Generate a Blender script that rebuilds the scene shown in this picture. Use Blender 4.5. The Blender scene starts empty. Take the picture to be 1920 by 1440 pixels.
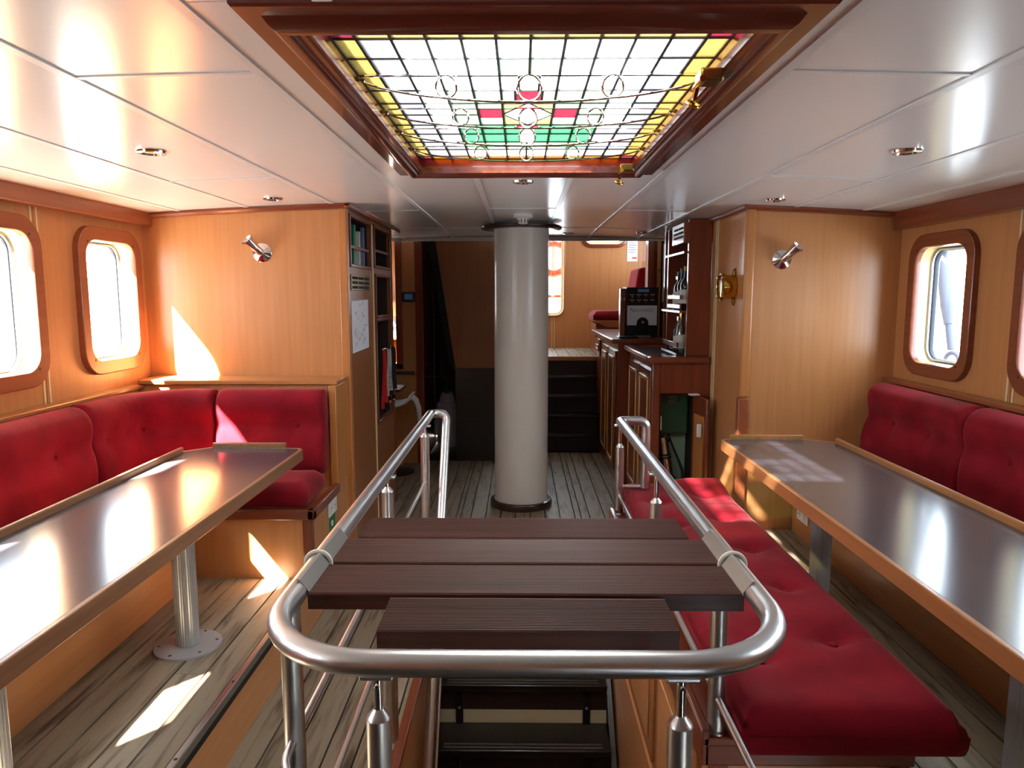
import bpy, bmesh, math, random
from mathutils import Vector, Matrix
random.seed(7)
SC = bpy.context.scene
COL = SC.collection
PI = math.pi

# ------------------------------------------------------------------ camera
F = 1340.0
pitch = math.atan(168 / F); yaw = math.atan(16 / F * math.cos(pitch))
fw = Vector((-math.sin(yaw) * math.cos(pitch), math.cos(yaw) * math.cos(pitch), -math.sin(pitch)))
rt = Vector((math.cos(yaw), math.sin(yaw), 0)); up = rt.cross(fw)
cam = bpy.data.cameras.new('camera'); cam.sensor_width = 36; cam.lens = F / 1920 * 36; cam.clip_start = 0.05
camo = bpy.data.objects.new('camera', cam); COL.objects.link(camo)
camo.matrix_world = Matrix(((rt.x, up.x, -fw.x, 0), (rt.y, up.y, -fw.y, 0), (rt.z, up.z, -fw.z, 1.70), (0, 0, 0, 1)))
SC.camera = camo

# ------------------------------------------------------------------ world, sun, exposure
w = bpy.data.worlds.new('world'); SC.world = w; w.use_nodes = True
bg = w.node_tree.nodes['Background']; bg.inputs[0].default_value = (0.74, 0.88, 1.0, 1); bg.inputs[1].default_value = 1.0
sun = bpy.data.lights.new('sun', 'SUN'); sun.energy = 14.0; sun.angle = math.radians(1.0); sun.color = (1, 0.93, 0.82)
suno = bpy.data.objects.new('sun', sun); COL.objects.link(suno); suno.location = (-6, -6, 8)
suno.rotation_euler = Vector((0.86, 1.0, -1.14)).to_track_quat('-Z', 'Y').to_euler()
SC.view_settings.view_transform = 'Standard'; SC.view_settings.look = 'None'
SC.view_settings.gamma = 1.0; SC.view_settings.use_curve_mapping = False
SC.view_settings.exposure = 3.9

def portal(loc, direction, sx, sy):
    l = bpy.data.lights.new('window_portal', 'AREA'); l.shape = 'RECTANGLE'; l.size = sx; l.size_y = sy
    l.cycles.is_portal = True
    o = bpy.data.objects.new('window_portal', l); COL.objects.link(o); o.location = loc
    o.rotation_euler = Vector(direction).to_track_quat('-Z', 'Y').to_euler()

# ------------------------------------------------------------------ materials
def lin(c):
    return tuple((v / 255 / 12.92 if v / 255 <= 0.04045 else ((v / 255 + 0.055) / 1.055) ** 2.4) for v in c)

def base_mat(name, c=(128, 128, 128), rough=0.5, metal=0.0, spec=0.5, coat=0.0, coatr=0.1, sheen=0.0):
    m = bpy.data.materials.new(name); m.use_nodes = True
    b = m.node_tree.nodes['Principled BSDF']
    b.inputs['Base Color'].default_value = (*lin(c), 1); b.inputs['Roughness'].default_value = rough
    b.inputs['Metallic'].default_value = metal; b.inputs['Specular IOR Level'].default_value = spec
    b.inputs['Coat Weight'].default_value = coat; b.inputs['Coat Roughness'].default_value = coatr
    if sheen:
        b.inputs['Sheen Weight'].default_value = sheen; b.inputs['Sheen Roughness'].default_value = 0.4
        b.inputs['Sheen Tint'].default_value = (*lin((255, 165, 165)), 1)
    return m

def nodes(m):
    return m.node_tree.nodes, m.node_tree.links, m.node_tree.nodes['Principled BSDF']

def add_noise(m, c1, c2, scale=(1, 1, 1), nscale=5, detail=4, bump=0.0, bdist=0.002, rnd=0.0, lo=0.3, hi=0.7, dist=0.0, rough_var=0.0):
    N, L, b = nodes(m)
    tc = N.new('ShaderNodeTexCoord'); mp = N.new('ShaderNodeMapping'); mp.inputs['Scale'].default_value = scale
    L.new(tc.outputs['Object'], mp.inputs['Vector'])
    oi = N.new('ShaderNodeObjectInfo')
    mul = N.new('ShaderNodeMath'); mul.operation = 'MULTIPLY'; mul.inputs[1].default_value = 37.0
    L.new(oi.outputs['Random'], mul.inputs[0])
    cb = N.new('ShaderNodeCombineXYZ'); L.new(mul.outputs[0], cb.inputs[0]); L.new(mul.outputs[0], cb.inputs[1]); L.new(mul.outputs[0], cb.inputs[2])
    L.new(cb.outputs[0], mp.inputs['Location'])
    nz = N.new('ShaderNodeTexNoise'); nz.inputs['Scale'].default_value = nscale; nz.inputs['Detail'].default_value = detail
    nz.inputs['Distortion'].default_value = dist
    L.new(mp.outputs[0], nz.inputs['Vector'])
    cr = N.new('ShaderNodeValToRGB'); cr.color_ramp.elements[0].position = lo; cr.color_ramp.elements[1].position = hi
    cr.color_ramp.elements[0].color = (*lin(c1), 1); cr.color_ramp.elements[1].color = (*lin(c2), 1)
    L.new(nz.outputs['Fac'], cr.inputs[0]); out = cr.outputs[0]
    if rnd:
        hs = N.new('ShaderNodeHueSaturation'); mr = N.new('ShaderNodeMapRange')
        mr.inputs[3].default_value = 1 - rnd; mr.inputs[4].default_value = 1 + rnd
        L.new(oi.outputs['Random'], mr.inputs[0]); L.new(mr.outputs[0], hs.inputs['Value']); L.new(out, hs.inputs['Color']); out = hs.outputs[0]
    L.new(out, b.inputs['Base Color'])
    if bump:
        bp = N.new('ShaderNodeBump'); bp.inputs['Strength'].default_value = bump; bp.inputs['Distance'].default_value = bdist
        L.new(nz.outputs['Fac'], bp.inputs['Height']); L.new(bp.outputs[0], b.inputs['Normal'])
    if rough_var:
        mr2 = N.new('ShaderNodeMapRange'); r0 = b.inputs['Roughness'].default_value
        mr2.inputs[3].default_value = r0 - rough_var; mr2.inputs[4].default_value = r0 + rough_var
        L.new(nz.outputs['Fac'], mr2.inputs[0]); L.new(mr2.outputs[0], b.inputs['Roughness'])
    return m

MT = {}
def wood(name, c1, c2, axis='z', rough=0.35, coat=0.25, fine=45, rnd=0.0, spec=0.4, coatr=0.15):
    s = {'x': (1.6, fine, fine), 'y': (fine, 1.6, fine), 'z': (fine, fine, 1.6)}[axis]
    m = base_mat(name, c1, rough, coat=coat, spec=spec, coatr=coatr)
    add_noise(m, c1, c2, s, 1.0, 5, bump=0.04, bdist=0.001, rnd=rnd, lo=0.25, hi=0.75)
    MT[name] = m
wood('panel', (186, 124, 74), (199, 138, 86), 'z', 0.36, 0.25, 38, coatr=0.22)
wood('panel_y', (186, 124, 74), (199, 138, 86), 'y', 0.36, 0.25, 38, coatr=0.22)
wood('mahog_x', (112, 52, 30), (136, 66, 40), 'x', 0.3, 0.5, 30)
wood('mahog_y', (112, 52, 30), (136, 66, 40), 'y', 0.3, 0.5, 30)
wood('mahog_z', (112, 52, 30), (136, 66, 40), 'z', 0.3, 0.5, 30)
wood('beam', (138, 74, 44), (156, 86, 52), 'y', 0.35, 0.4, 30)
wood('darkmahog', (92, 38, 26), (118, 52, 34), 'x', 0.25, 0.7, 25, coatr=0.08)
wood('oak', (176, 112, 58), (196, 130, 70), 'z', 0.35, 0.3, 40)
wood('oak_x', (168, 106, 58), (190, 126, 72), 'x', 0.35, 0.3, 40)
wood('oak_y', (150, 96, 54), (172, 114, 68), 'y', 0.35, 0.3, 40)
wood('edge_y', (128, 88, 60), (150, 106, 74), 'y', 0.4, 0.2, 60)
wood('edge_x', (128, 88, 60), (150, 106, 74), 'x', 0.4, 0.2, 60)
wood('panel_shaded', (136, 80, 44), (150, 92, 53), 'z', 0.36, 0.25, 38, coatr=0.22)  # panel wood again, shade on cabinet and stair front mixed into its colour
wood('honey', (206, 150, 84), (218, 164, 96), 'z', 0.35, 0.3, 40)
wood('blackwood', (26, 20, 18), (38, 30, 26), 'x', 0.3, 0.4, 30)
wood('deckboard', (48, 24, 18), (84, 45, 34), 'x', 0.45, 0.05, 90)
m = base_mat('floor_plank', (150, 134, 112), 0.5, spec=0.35)
add_noise(m, (84, 70, 54), (150, 136, 115), (30, 2.6, 30), 1.0, 9, bump=0.10, bdist=0.0015, rnd=0.08, lo=0.28, hi=0.52, dist=0.8); MT['floor_plank'] = m
MT['groove'] = base_mat('groove', (26, 22, 18), 0.9)
def ribbed(m, freq):
    N, L, b = nodes(m); tc = N.new('ShaderNodeTexCoord'); wv = N.new('ShaderNodeTexWave'); wv.bands_direction = 'Y'
    wv.inputs['Scale'].default_value = freq; wv.inputs['Distortion'].default_value = 0.3; wv.inputs['Detail'].default_value = 1
    L.new(tc.outputs['Object'], wv.inputs['Vector']); bp = N.new('ShaderNodeBump'); bp.inputs['Strength'].default_value = 0.6; bp.inputs['Distance'].default_value = 0.002
    L.new(wv.outputs['Fac'], bp.inputs['Height']); L.new(bp.outputs[0], b.inputs['Normal'])
def simple(name, *a, **k): MT[name] = base_mat(name, *a, **k)
simple('ceiling_white', (232, 232, 230), 0.22, spec=0.5)
simple('strip_white', (222, 222, 220), 0.3)
simple('rigging', (66, 72, 88), 0.6); simple('white', (228, 228, 224), 0.45); simple('reveal', (206, 182, 128), 0.4)
simple('mast', (238, 239, 233), 0.2, spec=0.5)
simple('cream', (226, 208, 160), 0.45)
simple('steel', (206, 206, 206), 0.32, metal=1.0)
simple('chrome', (225, 225, 225), 0.08, metal=1.0)
simple('brass', (205, 160, 70), 0.15, metal=1.0)
simple('oldbrass', (128, 112, 66), 0.3, metal=1.0)
simple('alu', (176, 176, 172), 0.38, metal=1.0)
simple('legpaint', (178, 180, 178), 0.35, metal=0.55)
simple('greypaint', (152, 150, 150), 0.45)
simple('lead', (52, 54, 50), 0.5)
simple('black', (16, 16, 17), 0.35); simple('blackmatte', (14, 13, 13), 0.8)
simple('gasket', (60, 66, 78), 0.5)
simple('screw', (60, 40, 28), 0.4); simple('paper', (226, 226, 230), 0.7); simple('ink', (120, 124, 140), 0.7)
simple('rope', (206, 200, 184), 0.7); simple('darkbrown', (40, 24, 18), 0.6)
simple('darkring', (54, 34, 28), 0.3, coat=0.4)
simple('beige', (196, 184, 150), 0.6); simple('green', (62, 98, 70), 0.5); simple('palegreen', (170, 196, 170), 0.6)
simple('signgreen', (24, 120, 70), 0.5); simple('redcloth', (205, 30, 28), 0.6); simple('navy', (26, 24, 44), 0.7)
simple('binder_green', (30, 120, 84), 0.4); simple('binder_blue', (50, 104, 168), 0.4); simple('binder_dark', (24, 30, 40), 0.4)
simple('screen', (120, 170, 235), 0.3); simple('screen_dark', (36, 44, 58), 0.3); simple('shell', (226, 228, 232), 0.3)
simple('coat', (120, 116, 124), 0.9); simple('darkcoat', (34, 32, 36), 0.9)
simple('redlabel', (206, 50, 34), 0.5); simple('orangeband', (236, 130, 96), 0.6); simple('mark', (160, 40, 60), 0.5)
simple('bottle_dark', (20, 22, 18), 0.08, coat=0.5); simple('label_gold', (196, 170, 80), 0.4); simple('label_white', (214, 212, 200), 0.5)
simple('foil', (214, 210, 200), 0.25, metal=1.0); simple('counter', (52, 48, 52), 0.3)
simple('panelwhite', (224, 230, 240), 0.4)
m = base_mat('table', (66, 66, 74), 0.17, spec=0.9); add_noise(m, (64, 63, 70), (70, 69, 76), (60, 6, 60), 1.0, 4); MT['table'] = m
m = base_mat('velvet', (150, 20, 40), 0.8, spec=0.1, sheen=0.3); add_noise(m, (112, 16, 28), (142, 23, 36), (3, 3, 3), 2.0, 5, bump=0.08, bdist=0.004); MT['velvet'] = m
m = base_mat('brushed', (200, 198, 194), 0.34, metal=1.0); add_noise(m, (186, 184, 180), (200, 198, 194), (150, 150, 3), 1.0, 2, rough_var=0.03); MT['brushed'] = m
m = base_mat('fluted', (186, 188, 188), 0.35, metal=0.6); MT['fluted'] = m

def clear_glass(name, tint=(255, 255, 255), refl=0.06):
    m = bpy.data.materials.new(name); m.use_nodes = True; N = m.node_tree.nodes; L = m.node_tree.links; N.clear()
    o = N.new('ShaderNodeOutputMaterial'); mx = N.new('ShaderNodeMixShader'); t = N.new('ShaderNodeBsdfTransparent'); g = N.new('ShaderNodeBsdfGlossy')
    t.inputs[0].default_value = (*lin(tint), 1); g.inputs['Roughness'].default_value = 0.02; mx.inputs[0].default_value = refl
    L.new(t.outputs[0], mx.inputs[1]); L.new(g.outputs[0], mx.inputs[2]); L.new(mx.outputs[0], o.inputs[0]); MT[name] = m
clear_glass('glass')
clear_glass('bottleglass', (214, 224, 220), 0.18)
def stained(name, c, clear=0.12, tc_=None, k=0.45):
    m = bpy.data.materials.new(name); m.use_nodes = True; N = m.node_tree.nodes; L = m.node_tree.links; N.clear()
    o = N.new('ShaderNodeOutputMaterial'); mx = N.new('ShaderNodeMixShader'); t = N.new('ShaderNodeBsdfTransparent'); d = N.new('ShaderNodeBsdfTranslucent')
    mx2 = N.new('ShaderNodeMixShader'); g = N.new('ShaderNodeBsdfGlossy'); g.inputs['Roughness'].default_value = 0.15
    tc = N.new('ShaderNodeTexCoord'); nz = N.new('ShaderNodeTexNoise'); nz.inputs['Scale'].default_value = 40; nz.inputs['Detail'].default_value = 3
    L.new(tc.outputs['Object'], nz.inputs['Vector']); mr = N.new('ShaderNodeMapRange'); mr.inputs[1].default_value = 0.3; mr.inputs[2].default_value = 0.7
    mr.inputs[3].default_value = clear * 0.6; mr.inputs[4].default_value = clear * 1.4
    L.new(nz.outputs['Fac'], mr.inputs[0]); L.new(mr.outputs[0], mx.inputs[0])
    t.inputs[0].default_value = (*lin(tc_ or c), 1); d.inputs[0].default_value = (*[v_ * k for v_ in lin(c)], 1); mx2.inputs[0].default_value = 0.05
    L.new(d.outputs[0], mx.inputs[1]); L.new(t.outputs[0], mx.inputs[2]); L.new(mx.outputs[0], mx2.inputs[1]); L.new(g.outputs[0], mx2.inputs[2])
    L.new(mx2.outputs[0], o.inputs[0]); MT[name] = m
stained('gl_white', (238, 241, 246), 0.38, k=0.6); stained('gl_blue', (222, 224, 232), k=0.20, clear=0.10); stained('gl_green', (150, 210, 180), 0.10, k=0.2); stained('gl_pale', (196, 228, 212), 0.22, (236, 236, 214), k=0.22)
stained('gl_yellow', (228, 212, 165), 0.13, (238, 212, 145), k=0.16); stained('gl_red', (200, 116, 138), 0.10, k=0.2); stained('gl_orange', (236, 176, 90), 0.15, k=0.2); stained('gl_cream', (238, 226, 188), 0.12, k=0.16)

# ------------------------------------------------------------------ builders
ORG = {}
class G:
    def __init__(s): s.v = []; s.f = []
    def add(s, vs, fs):
        o = len(s.v); s.v += [Vector(p) for p in vs]; s.f += [tuple(i + o for i in f) for f in fs]; return s
    def box(s, x0, x1, y0, y1, z0, z1):
        vs = [(x, y, z) for z in (z0, z1) for y in (y0, y1) for x in (x0, x1)]
        return s.add(vs, [(0, 2, 3, 1), (4, 5, 7, 6), (0, 1, 5, 4), (2, 6, 7, 3), (0, 4, 6, 2), (1, 3, 7, 5)])
    def obox(s, c, size, rot):
        M = Matrix.Translation(c) @ rot.to_4x4()
        g = G().box(-size[0] / 2, size[0] / 2, -size[1] / 2, size[1] / 2, -size[2] / 2, size[2] / 2)
        return s.add([M @ p for p in g.v], g.f)
    def prism(s, pts, axis, a, b):
        def P(p, t):
            return {'x': (t, p[0], p[1]), 'y': (p[0], t, p[1]), 'z': (p[0], p[1], t)}[axis]
        n = len(pts); vs = [P(p, a) for p in pts] + [P(p, b) for p in pts]
        fs = [tuple(range(n)), tuple(range(2 * n - 1, n - 1, -1))] + [(i, i + n, (i + 1) % n + n, (i + 1) % n) for i in range(n)]
        return s.add(vs, fs)
    def loft(s, loops, caps=True, closed=True):
        n = len(loops[0]); vs = [p for l in loops for p in l]; fs = []
        for k in range(len(loops) - 1):
            for i in range(n if closed else n - 1):
                j = (i + 1) % n; fs.append((k * n + i, k * n + j, (k + 1) * n + j, (k + 1) * n + i))
        if caps: fs += [tuple(range(n))[::-1], tuple(range((len(loops) - 1) * n, len(loops) * n))]
        return s.add(vs, fs)
    def tube(s, pts, r, n=12, closed=False, caps=True):
        pts = [Vector(p) for p in pts]; N = len(pts); loops = []; nrm = None
        for i, p in enumerate(pts):
            if closed: t = (pts[(i + 1) % N] - pts[i - 1]).normalized()
            else: t = (pts[min(i + 1, N - 1)] - pts[max(i - 1, 0)]).normalized()
            if nrm is None: nrm = t.orthogonal().normalized()
            nrm = (nrm - t * nrm.dot(t)).normalized(); b = t.cross(nrm)
            rr = r[i] if isinstance(r, (list, tuple)) else r
            loops.append([p + (nrm * math.cos(a) + b * math.sin(a)) * rr for a in [2 * PI * k / n for k in range(n)]])
        if closed:
            vs = [p for l in loops for p in l]; fs = []
            for k in range(N):
                k2 = (k + 1) % N
                for i in range(n): j = (i + 1) % n; fs.append((k * n + i, k * n + j, k2 * n + j, k2 * n + i))
            return s.add(vs, fs)
        return s.loft(loops, caps)
    def cyl(s, a, b, r, r2=None, n=20): return s.tube([a, b], [r, r if r2 is None else r2], n)
    def lathe(s, prof, c, d=(0, 0, 1), n=32):
        c = Vector(c); d = Vector(d).normalized(); u = d.orthogonal().normalized(); v = d.cross(u)
        return s.loft([[c + d * h + (u * math.cos(a) + v * math.sin(a)) * r for a in [2 * PI * k / n for k in range(n)]] for r, h in prof])
    def torus(s, c, d, R, r, n=28, m=8):
        c = Vector(c); d = Vector(d).normalized(); u = d.orthogonal().normalized(); v = d.cross(u)
        return s.tube([c + (u * math.cos(2 * PI * k / n) + v * math.sin(2 * PI * k / n)) * R for k in range(n)], r, m, closed=True)
    def build(s, name, mat, parent=None, smooth=False, bevel=0.0, seg=2, subsurf=0, angle=40):
        me = bpy.data.meshes.new(name)
        lo = [min(p[i] for p in s.v) for i in range(3)]; hi = [max(p[i] for p in s.v) for i in range(3)]
        og = Vector(((lo[0] + hi[0]) / 2, (lo[1] + hi[1]) / 2, lo[2]))
        me.from_pydata([p - og for p in s.v], [], s.f)
        bm = bmesh.new(); bm.from_mesh(me); bmesh.ops.remove_doubles(bm, verts=bm.verts, dist=1e-6); bmesh.ops.recalc_face_normals(bm, faces=bm.faces); bm.to_mesh(me); bm.free()
        me.materials.append(MT[mat])
        if smooth:
            me.polygons.foreach_set('use_smooth', [True] * len(me.polygons))
            try: me.set_sharp_from_angle(angle=math.radians(angle))
            except Exception: pass
        o = bpy.data.objects.new(name, me); COL.objects.link(o)
        ORG[o.name] = og; o.location = og
        if parent: o.parent = parent; o.location = og - ORG[parent.name]
        if bevel:
            b = o.modifiers.new('bevel', 'BEVEL'); b.width = bevel; b.segments = seg; b.limit_method = 'ANGLE'; b.angle_limit = math.radians(35)
            me.polygons.foreach_set('use_smooth', [True] * len(me.polygons))
            b.harden_normals = False
            if not smooth:
                try: me.set_sharp_from_angle(angle=math.radians(35))
                except Exception: pass
        if subsurf:
            b = o.modifiers.new('sub', 'SUBSURF'); b.levels = subsurf; b.render_levels = subsurf
        return o

def tag(o, label, cat, group=None):
    o['label'] = label; o['category'] = cat
    if group: o['group'] = group
    return o
def thing(name, label, cat, loc, group=None):
    o = bpy.data.objects.new(name, None); COL.objects.link(o); o.location = loc; o.empty_display_size = 0.1
    ORG[o.name] = Vector(loc); return tag(o, label, cat, group)
def struct(o): o['kind'] = 'structure'; return o
def sempty(name, loc=(0, 0, 0)):
    o = bpy.data.objects.new(name, None); COL.objects.link(o); o.location = loc; ORG[o.name] = Vector(loc); o['kind'] = 'structure'; return o
def box(name, mat, b, parent=None, bevel=0.0, seg=2): return G().box(*b).build(name, mat, parent, bevel=bevel, seg=seg)
def fillet(pts, rad, seg=8):
    pts = [Vector(p) for p in pts]; out = [pts[0]]
    for i in range(1, len(pts) - 1):
        r = rad[i] if isinstance(rad, (list, tuple)) else rad
        a = (pts[i - 1] - pts[i]); b = (pts[i + 1] - pts[i]); la, lb = a.length, b.length; a.normalize(); b.normalize()
        th = a.angle(b); d = min(r / math.tan(th / 2), la * 0.49, lb * 0.49); r = d * math.tan(th / 2)
        c = pts[i] + (a + b).normalized() * (r / math.sin(th / 2)); p0 = pts[i] + a * d - c; p1 = pts[i] + b * d - c
        ax = p0.cross(p1).normalized(); tot = p0.angle(p1)
        for k in range(seg + 1): out.append(c + Matrix.Rotation(tot * k / seg, 3, ax) @ p0)
    out.append(pts[-1]); return out
def rr(cy, cz, w, h, r, n=7):
    o = []
    for qx, qz, a0 in ((1, 1, 0), (-1, 1, PI / 2), (-1, -1, PI), (1, -1, 1.5 * PI)):
        for k in range(n + 1):
            a = a0 + PI / 2 * k / n
            o.append((cy + qx * (w / 2 - r) + r * math.cos(a), cz + qz * (h / 2 - r) + r * math.sin(a)))
    return o
_txt = {}
def text_geo(string, size):
    cu = bpy.data.curves.new('t', 'FONT'); cu.body = string; cu.size = size; cu.align_x = 'CENTER'; cu.align_y = 'CENTER'; cu.resolution_u = 2
    o = bpy.data.objects.new('t', cu); COL.objects.link(o); dg = bpy.context.evaluated_depsgraph_get()
    me = bpy.data.meshes.new_from_object(o.evaluated_get(dg)); vs = [v.co.copy() for v in me.vertices]; fs = [tuple(p.vertices) for p in me.polygons]
    bpy.data.objects.remove(o); bpy.data.curves.remove(cu); bpy.data.meshes.remove(me); return vs, fs
def put_text(g, string, size, M):
    vs, fs = text_geo(string, size); g.add([M @ v for v in vs], fs); return g
def frame_mat(o, ex, ey):
    ex = Vector(ex).normalized(); ey = Vector(ey).normalized(); ez = ex.cross(ey)
    return Matrix(((ex.x, ey.x, ez.x, o[0]), (ex.y, ey.y, ez.y, o[1]), (ex.z, ey.z, ez.z, o[2]), (0, 0, 0, 1)))

W = 2.25; PZ = 0.26; BK = 4.28
def zc(x): return 2.245 - 0.0145 * x * x

# ================================================================== STRUCTURE
# ---- floors, plank by plank
def plank_floor(owner, x0, x1, spans, z, pw=0.115, seedo=0, gap=0.008):
    """spans: list of (x_from, x_to, y_from, y_to) areas clipped against plank columns"""
    n = max(1, round((x1 - x0) / pw)); w_ = (x1 - x0) / n; rg = random.Random(seedo)
    for i in range(n):
        a, b = x0 + i * w_, x0 + (i + 1) * w_
        for (sx0, sx1, sy0, sy1) in spans:
            aa, bb = max(a, sx0), min(b, sx1)
            if bb - aa < 0.02: continue
            y = sy0
            first = True
            while y < sy1 - 0.05:
                ln = rg.uniform(0.5, 1.4) if first else rg.uniform(1.2, 1.7)
                first = False
                e = min(sy1, y + ln)
                if sy1 - e < 0.3: e = sy1
                G().box(aa + gap / 2, bb - gap / 2, y + 0.001, e - 0.001, z - 0.012, z).build('plank', 'floor_plank', owner)
                y = e
floor = sempty('floor', (0, 4, 0))
g = G()
for b in ((-1.10, -0.46, -2.5, 7.6), (-0.46, 0.47, -2.5, 1.0), (-0.46, 0.47, 3.62, 8.3), (0.47, 1.34, 3.6, 8.3), (-2.0, -1.07, 5.7, 8.3), (0.47, 1.0, -2.5, 1.7)):
    g.box(b[0], b[1], b[2], b[3], -0.05, -0.012)
g.build('sub_floor', 'groove', floor)
plank_floor(floor, -1.07, 1.34, [(-1.07, -0.46, 0.9, 7.2), (-0.46, 0.47, 3.62, 7.2), (0.47, 1.34, 3.62, 5.05), (0.2, 0.95, 7.2, 7.6), (0.47, 0.95, 5.05, 7.2)], 0.0, seedo=3)
plank_floor(floor, -2.0, -1.07, [(-2.0, -1.07, 5.76, 8.3)], 0.0, seedo=4)
for nm, x0, x1, y0, y1, sd in (('floor_platform_left', -1.68, -1.085, 0.6, 3.5, 5), ('floor_platform_right', 1.0, 1.68, 0.8, BK, 6)):
    fl = sempty(nm, ((x0 + x1) / 2, 2, PZ))
    G().box(x0 - 0.02, x1 + 0.02, -2.5, y1, PZ - 0.06, PZ - 0.012).build('sub_floor', 'groove', fl)
    plank_floor(fl, x0, x1, [(x0, x1, y0, y1)], PZ, seedo=sd)
    if x0 < 0:
        G().box(-1.085, -1.06, -2.5, 3.48, PZ - 0.03, PZ + 0.004).build('nosing', 'alu', fl, bevel=0.004)
        G().box(-1.08, -1.066, -2.5, 4.28, -0.03, PZ - 0.03).build('riser', 'panel_y', fl)
        for k in range(5):
            G().lathe([(0.006, 0), (0.005, 0.002)], (-1.072, 1.6 + k * 0.45, PZ + 0.004), n=10).build('screw', 'screw', fl)
    else:
        G().box(0.99, 1.0, 1.7, 3.7, 0, PZ - 0.012).build('riser', 'panel_y', fl)
        G().box(1.0, 1.34, 3.62, 3.64, 0, PZ - 0.0).build('riser', 'panel', fl)
        G().box(1.0, 1.34, 3.64, 5.04, PZ - 0.06, PZ).build('riser_top', 'panel', fl)

# ---- side walls: panels with window openings
WZ = {-1: 1.665, 1: 1.64}
WINS = {-1: [3.90, 3.03, 2.26, 1.14, 0.2], 1: [3.855, 2.965, 2.09, 1.215]}
JOINT = {-1: 3.325, 1: 3.265}
nwin = [0]
def side_wall(sd, name):
    wl = sempty(name, (sd * W, 1.0, 0.0)); sx = -sd            # inward direction
    def X(off): return sd * W + sx * off
    edges = [-2.5] + ([-0.4, 0.55, 1.6, 2.52, JOINT[sd]] if sd < 0 else [JOINT[sd] - 0.873 * k for k in range(6, -1, -1)]) + [BK + 0.025]
    for a, b in zip(edges[:-1], edges[1:]):
        cs = [c for c in WINS[sd] if a < c < b]
        bm = bmesh.new()
        def loop(pts):
            vs = [bm.verts.new((X(0), p[0], p[1])) for p in pts]
            return [bm.edges.new((vs[i], vs[(i + 1) % len(vs)])) for i in range(len(vs))]
        ed = loop([(a + 0.002, 0.0), (b - 0.002, 0.0), (b - 0.002, 2.22), (a + 0.002, 2.22)])
        for c in cs: ed += loop(rr(c, WZ[sd], 0.50, 0.67, 0.11))
        bmesh.ops.triangle_fill(bm, use_beauty=True, edges=ed)
        g = G(); bm.verts.index_update(); g.add([v.co for v in bm.verts], [tuple(v.index for v in f.verts) for f in bm.faces]); bm.free()
        o = g.build('wall_panel', 'panel', wl)
        md = o.modifiers.new('solid', 'SOLIDIFY'); md.thickness = 0.02; md.offset = 0
        for c in cs: window(sd, c, WZ[sd])
        if a > -2:
            for k in (-0.02, 0.02):
                x0, x1 = sorted((X(0.009), X(0.0135)))
                G().box(x0, x1, a + k - 0.005, a + k + 0.005, 1.17, 2.1).build('inlay_strip', 'cream', wl)
    x0, x1 = sorted((X(-0.14), X(-0.12)))
def window(sd, cy, cz):
    nwin[0] += 1; sx = -sd
    wn = sempty('window_%d' % nwin[0], (sd * W, cy, cz - 0.39))
    def L(pts, off): return [(sd * W + sx * off, p[0], p[1]) for p in pts]
    O = lambda d: rr(cy, cz, 0.60 - 2 * d, 0.775 - 2 * d, 0.135 - d)
    I = lambda d: rr(cy, cz, 0.465 + 2 * d, 0.63 + 2 * d, 0.09 + d)
    G().loft([L(O(0), 0.010), L(O(0), 0.033), L(O(0.002), 0.038), L(O(0.006), 0.040), L(I(0.006), 0.040), L(I(0.002), 0.038), L(I(0), 0.033), L(I(0), 0.008)], caps=False).build('window_frame', 'beam' if sd < 0 else 'mahog_y', wn, smooth=True, angle=24)
    G().loft([L(I(0.002), 0.009), L(I(-0.002), -0.10)], caps=False).build('reveal', 'reveal', wn, smooth=True, angle=60)
    G().loft([L(I(-0.0), -0.062), L(I(-0.014), -0.062), L(I(-0.018), -0.068), L(I(-0.02), -0.085), L(I(0.0), -0.085)], caps=False).build('gasket', 'gasket', wn, smooth=True, angle=60)
    G().loft([L(I(-0.006), -0.048), L(I(-0.014), -0.052), L(I(-0.014), -0.06)], caps=False).build('inner_rim', 'alu', wn, smooth=True)
    G().add(L(I(-0.01), -0.076), [tuple(range(32))]).build('pane', 'glass', wn)
    for qy in (-1, 1):
        for qz in (-1, 1):
            G().lathe([(0.007, 0), (0.006, 0.0025)], (sd * W + sx * 0.0395, cy + qy * 0.215, cz + qz * 0.305), (sx, 0, 0), 10).build('screw', 'screw', wn)
    portal((sd * (W + 0.12), cy, cz), (sx, 0, 0), 0.47, 0.64)
side_wall(-1, 'wall_left'); side_wall(1, 'wall_right')
# hull skin between the panels and outside, closes the gap round each window
for sd in (-1, 1):
    hs = sempty('wall_hull_left' if sd < 0 else 'wall_hull_right', (sd * W, 1, 0))
    ys = sorted(WINS[sd]); bm = bmesh.new()
    def loop(pts):
        vs = [bm.verts.new((sd * (W + 0.1), p[0], p[1])) for p in pts]
        return [bm.edges.new((vs[i], vs[(i + 1) % len(vs)])) for i in range(len(vs))]
    ed = loop([(-2.6, -1.4), (4.4, -1.4), (4.4, 2.5), (-2.6, 2.5)])
    for c in ys: ed += loop(rr(c, WZ[sd], 0.462, 0.627, 0.089))
    bmesh.ops.triangle_fill(bm, use_beauty=True, edges=ed); bm.verts.index_update()
    o = G().add([v.co for v in bm.verts], [tuple(v.index for v in f.verts) for f in bm.faces]).build('hull_plate', 'white', hs); bm.free()
wood('deck', (140, 136, 130), (158, 154, 148), 'y', 0.7, 0.0, 30)
for sd in (-1, 1): struct(G().box(*sorted((sd * 2.36, sd * 3.6)), -3.0, 10.6, 0.82, 0.90).build('floor_side_deck_left' if sd < 0 else 'floor_side_deck_right', 'deck'))
struct(G().box(-2.36, 2.36, 9.56, 10.6, 0.82, 0.90).build('floor_aft_deck', 'deck'))
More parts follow.
